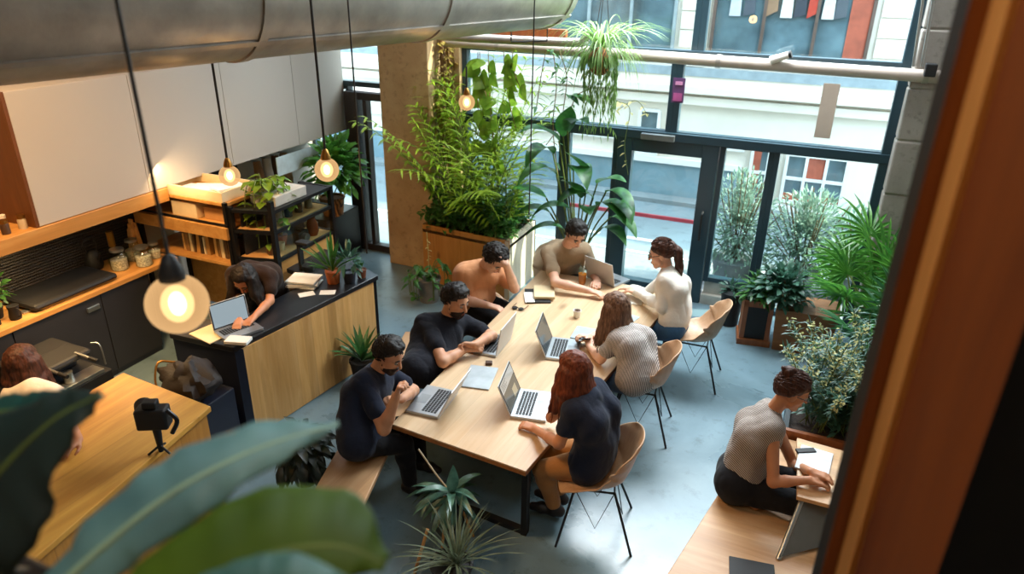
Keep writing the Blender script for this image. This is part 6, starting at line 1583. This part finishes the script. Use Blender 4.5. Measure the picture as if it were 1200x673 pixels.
t = plant('pink_flower', 'tall pink flower stalk outside the right window', (.46, 9.12, 0)); f = MB(); sm = MB(); vine(f, sm, [(.46, 9.12, 0), (.47, 9.1, .4), (.50, 9.1, .75)], 14, .05, .035, rr, .006); f.build('petals', leafmat('pink_petal', '#b4606c', '#8e3f50', .6, .3), t, smooth=True); sm.build('stem', m_wstem, t)

# --- big leaves close to the camera, growing from a planter on the mezzanine edge
def bigleaf(name, label, pts, widths, mat, normal, wave=.0, nseg=30, parent=None, curl=.25, rib=None):
    """pts: midrib in world space; widths: half widths (left, right) along it."""
    P = curve(pts, nseg // (len(pts) - 1)); n = len(P); vs = []; m = 8; rr = random.Random(len(label))
    for i, p in enumerate(P):
        d = (P[min(i + 1, n - 1)] - P[max(i - 1, 0)]).normalized(); s = d.cross(Vector(normal)).normalized(); nn = s.cross(d); tt = i / (n - 1)
        k = tt * (len(widths) - 1); a = int(min(k, len(widths) - 2)); fr = k - a; fr = fr * fr * (3 - 2 * fr)
        wl = widths[a][0] + (widths[a + 1][0] - widths[a][0]) * fr; wr = widths[a][1] + (widths[a + 1][1] - widths[a][1]) * fr
        for j in range(-m, m + 1):
            u = j / m; w = wl if u < 0 else wr
            z = -curl * w * u * u + wave * sin(tt * 38 + u) * abs(u) ** 1.5 + .004 * sin(tt * 120) * abs(u) + .10 * w * abs(u)
            vs.append(p + s * (u * w) + nn * z)
    c = 2 * m + 1; fs = [(i * c + j, i * c + j + 1, (i + 1) * c + j + 1, (i + 1) * c + j) for i in range(n - 1) for j in range(c - 1)]
    mb = MB(); mb.add(vs, fs); o = mb.build('leaf_blade', mat, parent, smooth=True, solid=.002, angle=180)
    MB().tube(P, [max(.0075 * (1 - .8 * i / n), .0015) for i in range(n)], 6).build('midrib', rib or m_stem, parent, smooth=True)
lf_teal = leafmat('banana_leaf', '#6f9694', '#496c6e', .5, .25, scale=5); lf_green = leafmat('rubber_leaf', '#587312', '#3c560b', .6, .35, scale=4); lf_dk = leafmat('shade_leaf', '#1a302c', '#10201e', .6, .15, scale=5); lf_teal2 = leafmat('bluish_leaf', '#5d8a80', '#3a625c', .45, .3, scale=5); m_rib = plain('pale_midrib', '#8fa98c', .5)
pc = atd(120, 830, 1.0); t = thing('mezzanine_planter', 'dark planter on the mezzanine edge with big leaves close to the camera', 'plant', pc)
MB().box(pc.x - .45, pc.x + .35, pc.y - .16, pc.y + .16, pc.z - .4, pc.z - .02).build('planter_body', m_black, t, bevel=.01); MB().box(pc.x - .42, pc.x + .32, pc.y - .14, pc.y + .14, pc.z - .02, pc.z - .012).build('soil', m_soil, t)
nn_ = (-CF * .75 + CU * .45 + CR * .1).normalized()
bigleaf('leaf', 'banana', [atd(30, 725, 1.0), atd(125, 638, 1.0), atd(210, 573, 1.02), atd(305, 525, 1.05), atd(397, 497, 1.08)], [(.02, .02), (.056, .045), (.060, .052), (.045, .034), (.006, .006)], lf_teal, nn_, .005, parent=t, curl=.35, rib=m_rib)
bigleaf('leaf', 'rubber', [atd(95, 800, .92), atd(190, 712, .9), atd(300, 655, .9), atd(390, 640, .9), atd(453, 660, .9)], [(.02, .02), (.075, .05), (.092, .06), (.075, .05), (.012, .012)], lf_green, nn_, .002, parent=t, curl=.3)
bigleaf('leaf', 'low', [atd(150, 820, .8), atd(220, 735, .8), atd(320, 700, .8), atd(442, 700, .8)], [(.02, .02), (.045, .05), (.05, .06), (.012, .012)], lf_teal2, nn_, .002, parent=t)
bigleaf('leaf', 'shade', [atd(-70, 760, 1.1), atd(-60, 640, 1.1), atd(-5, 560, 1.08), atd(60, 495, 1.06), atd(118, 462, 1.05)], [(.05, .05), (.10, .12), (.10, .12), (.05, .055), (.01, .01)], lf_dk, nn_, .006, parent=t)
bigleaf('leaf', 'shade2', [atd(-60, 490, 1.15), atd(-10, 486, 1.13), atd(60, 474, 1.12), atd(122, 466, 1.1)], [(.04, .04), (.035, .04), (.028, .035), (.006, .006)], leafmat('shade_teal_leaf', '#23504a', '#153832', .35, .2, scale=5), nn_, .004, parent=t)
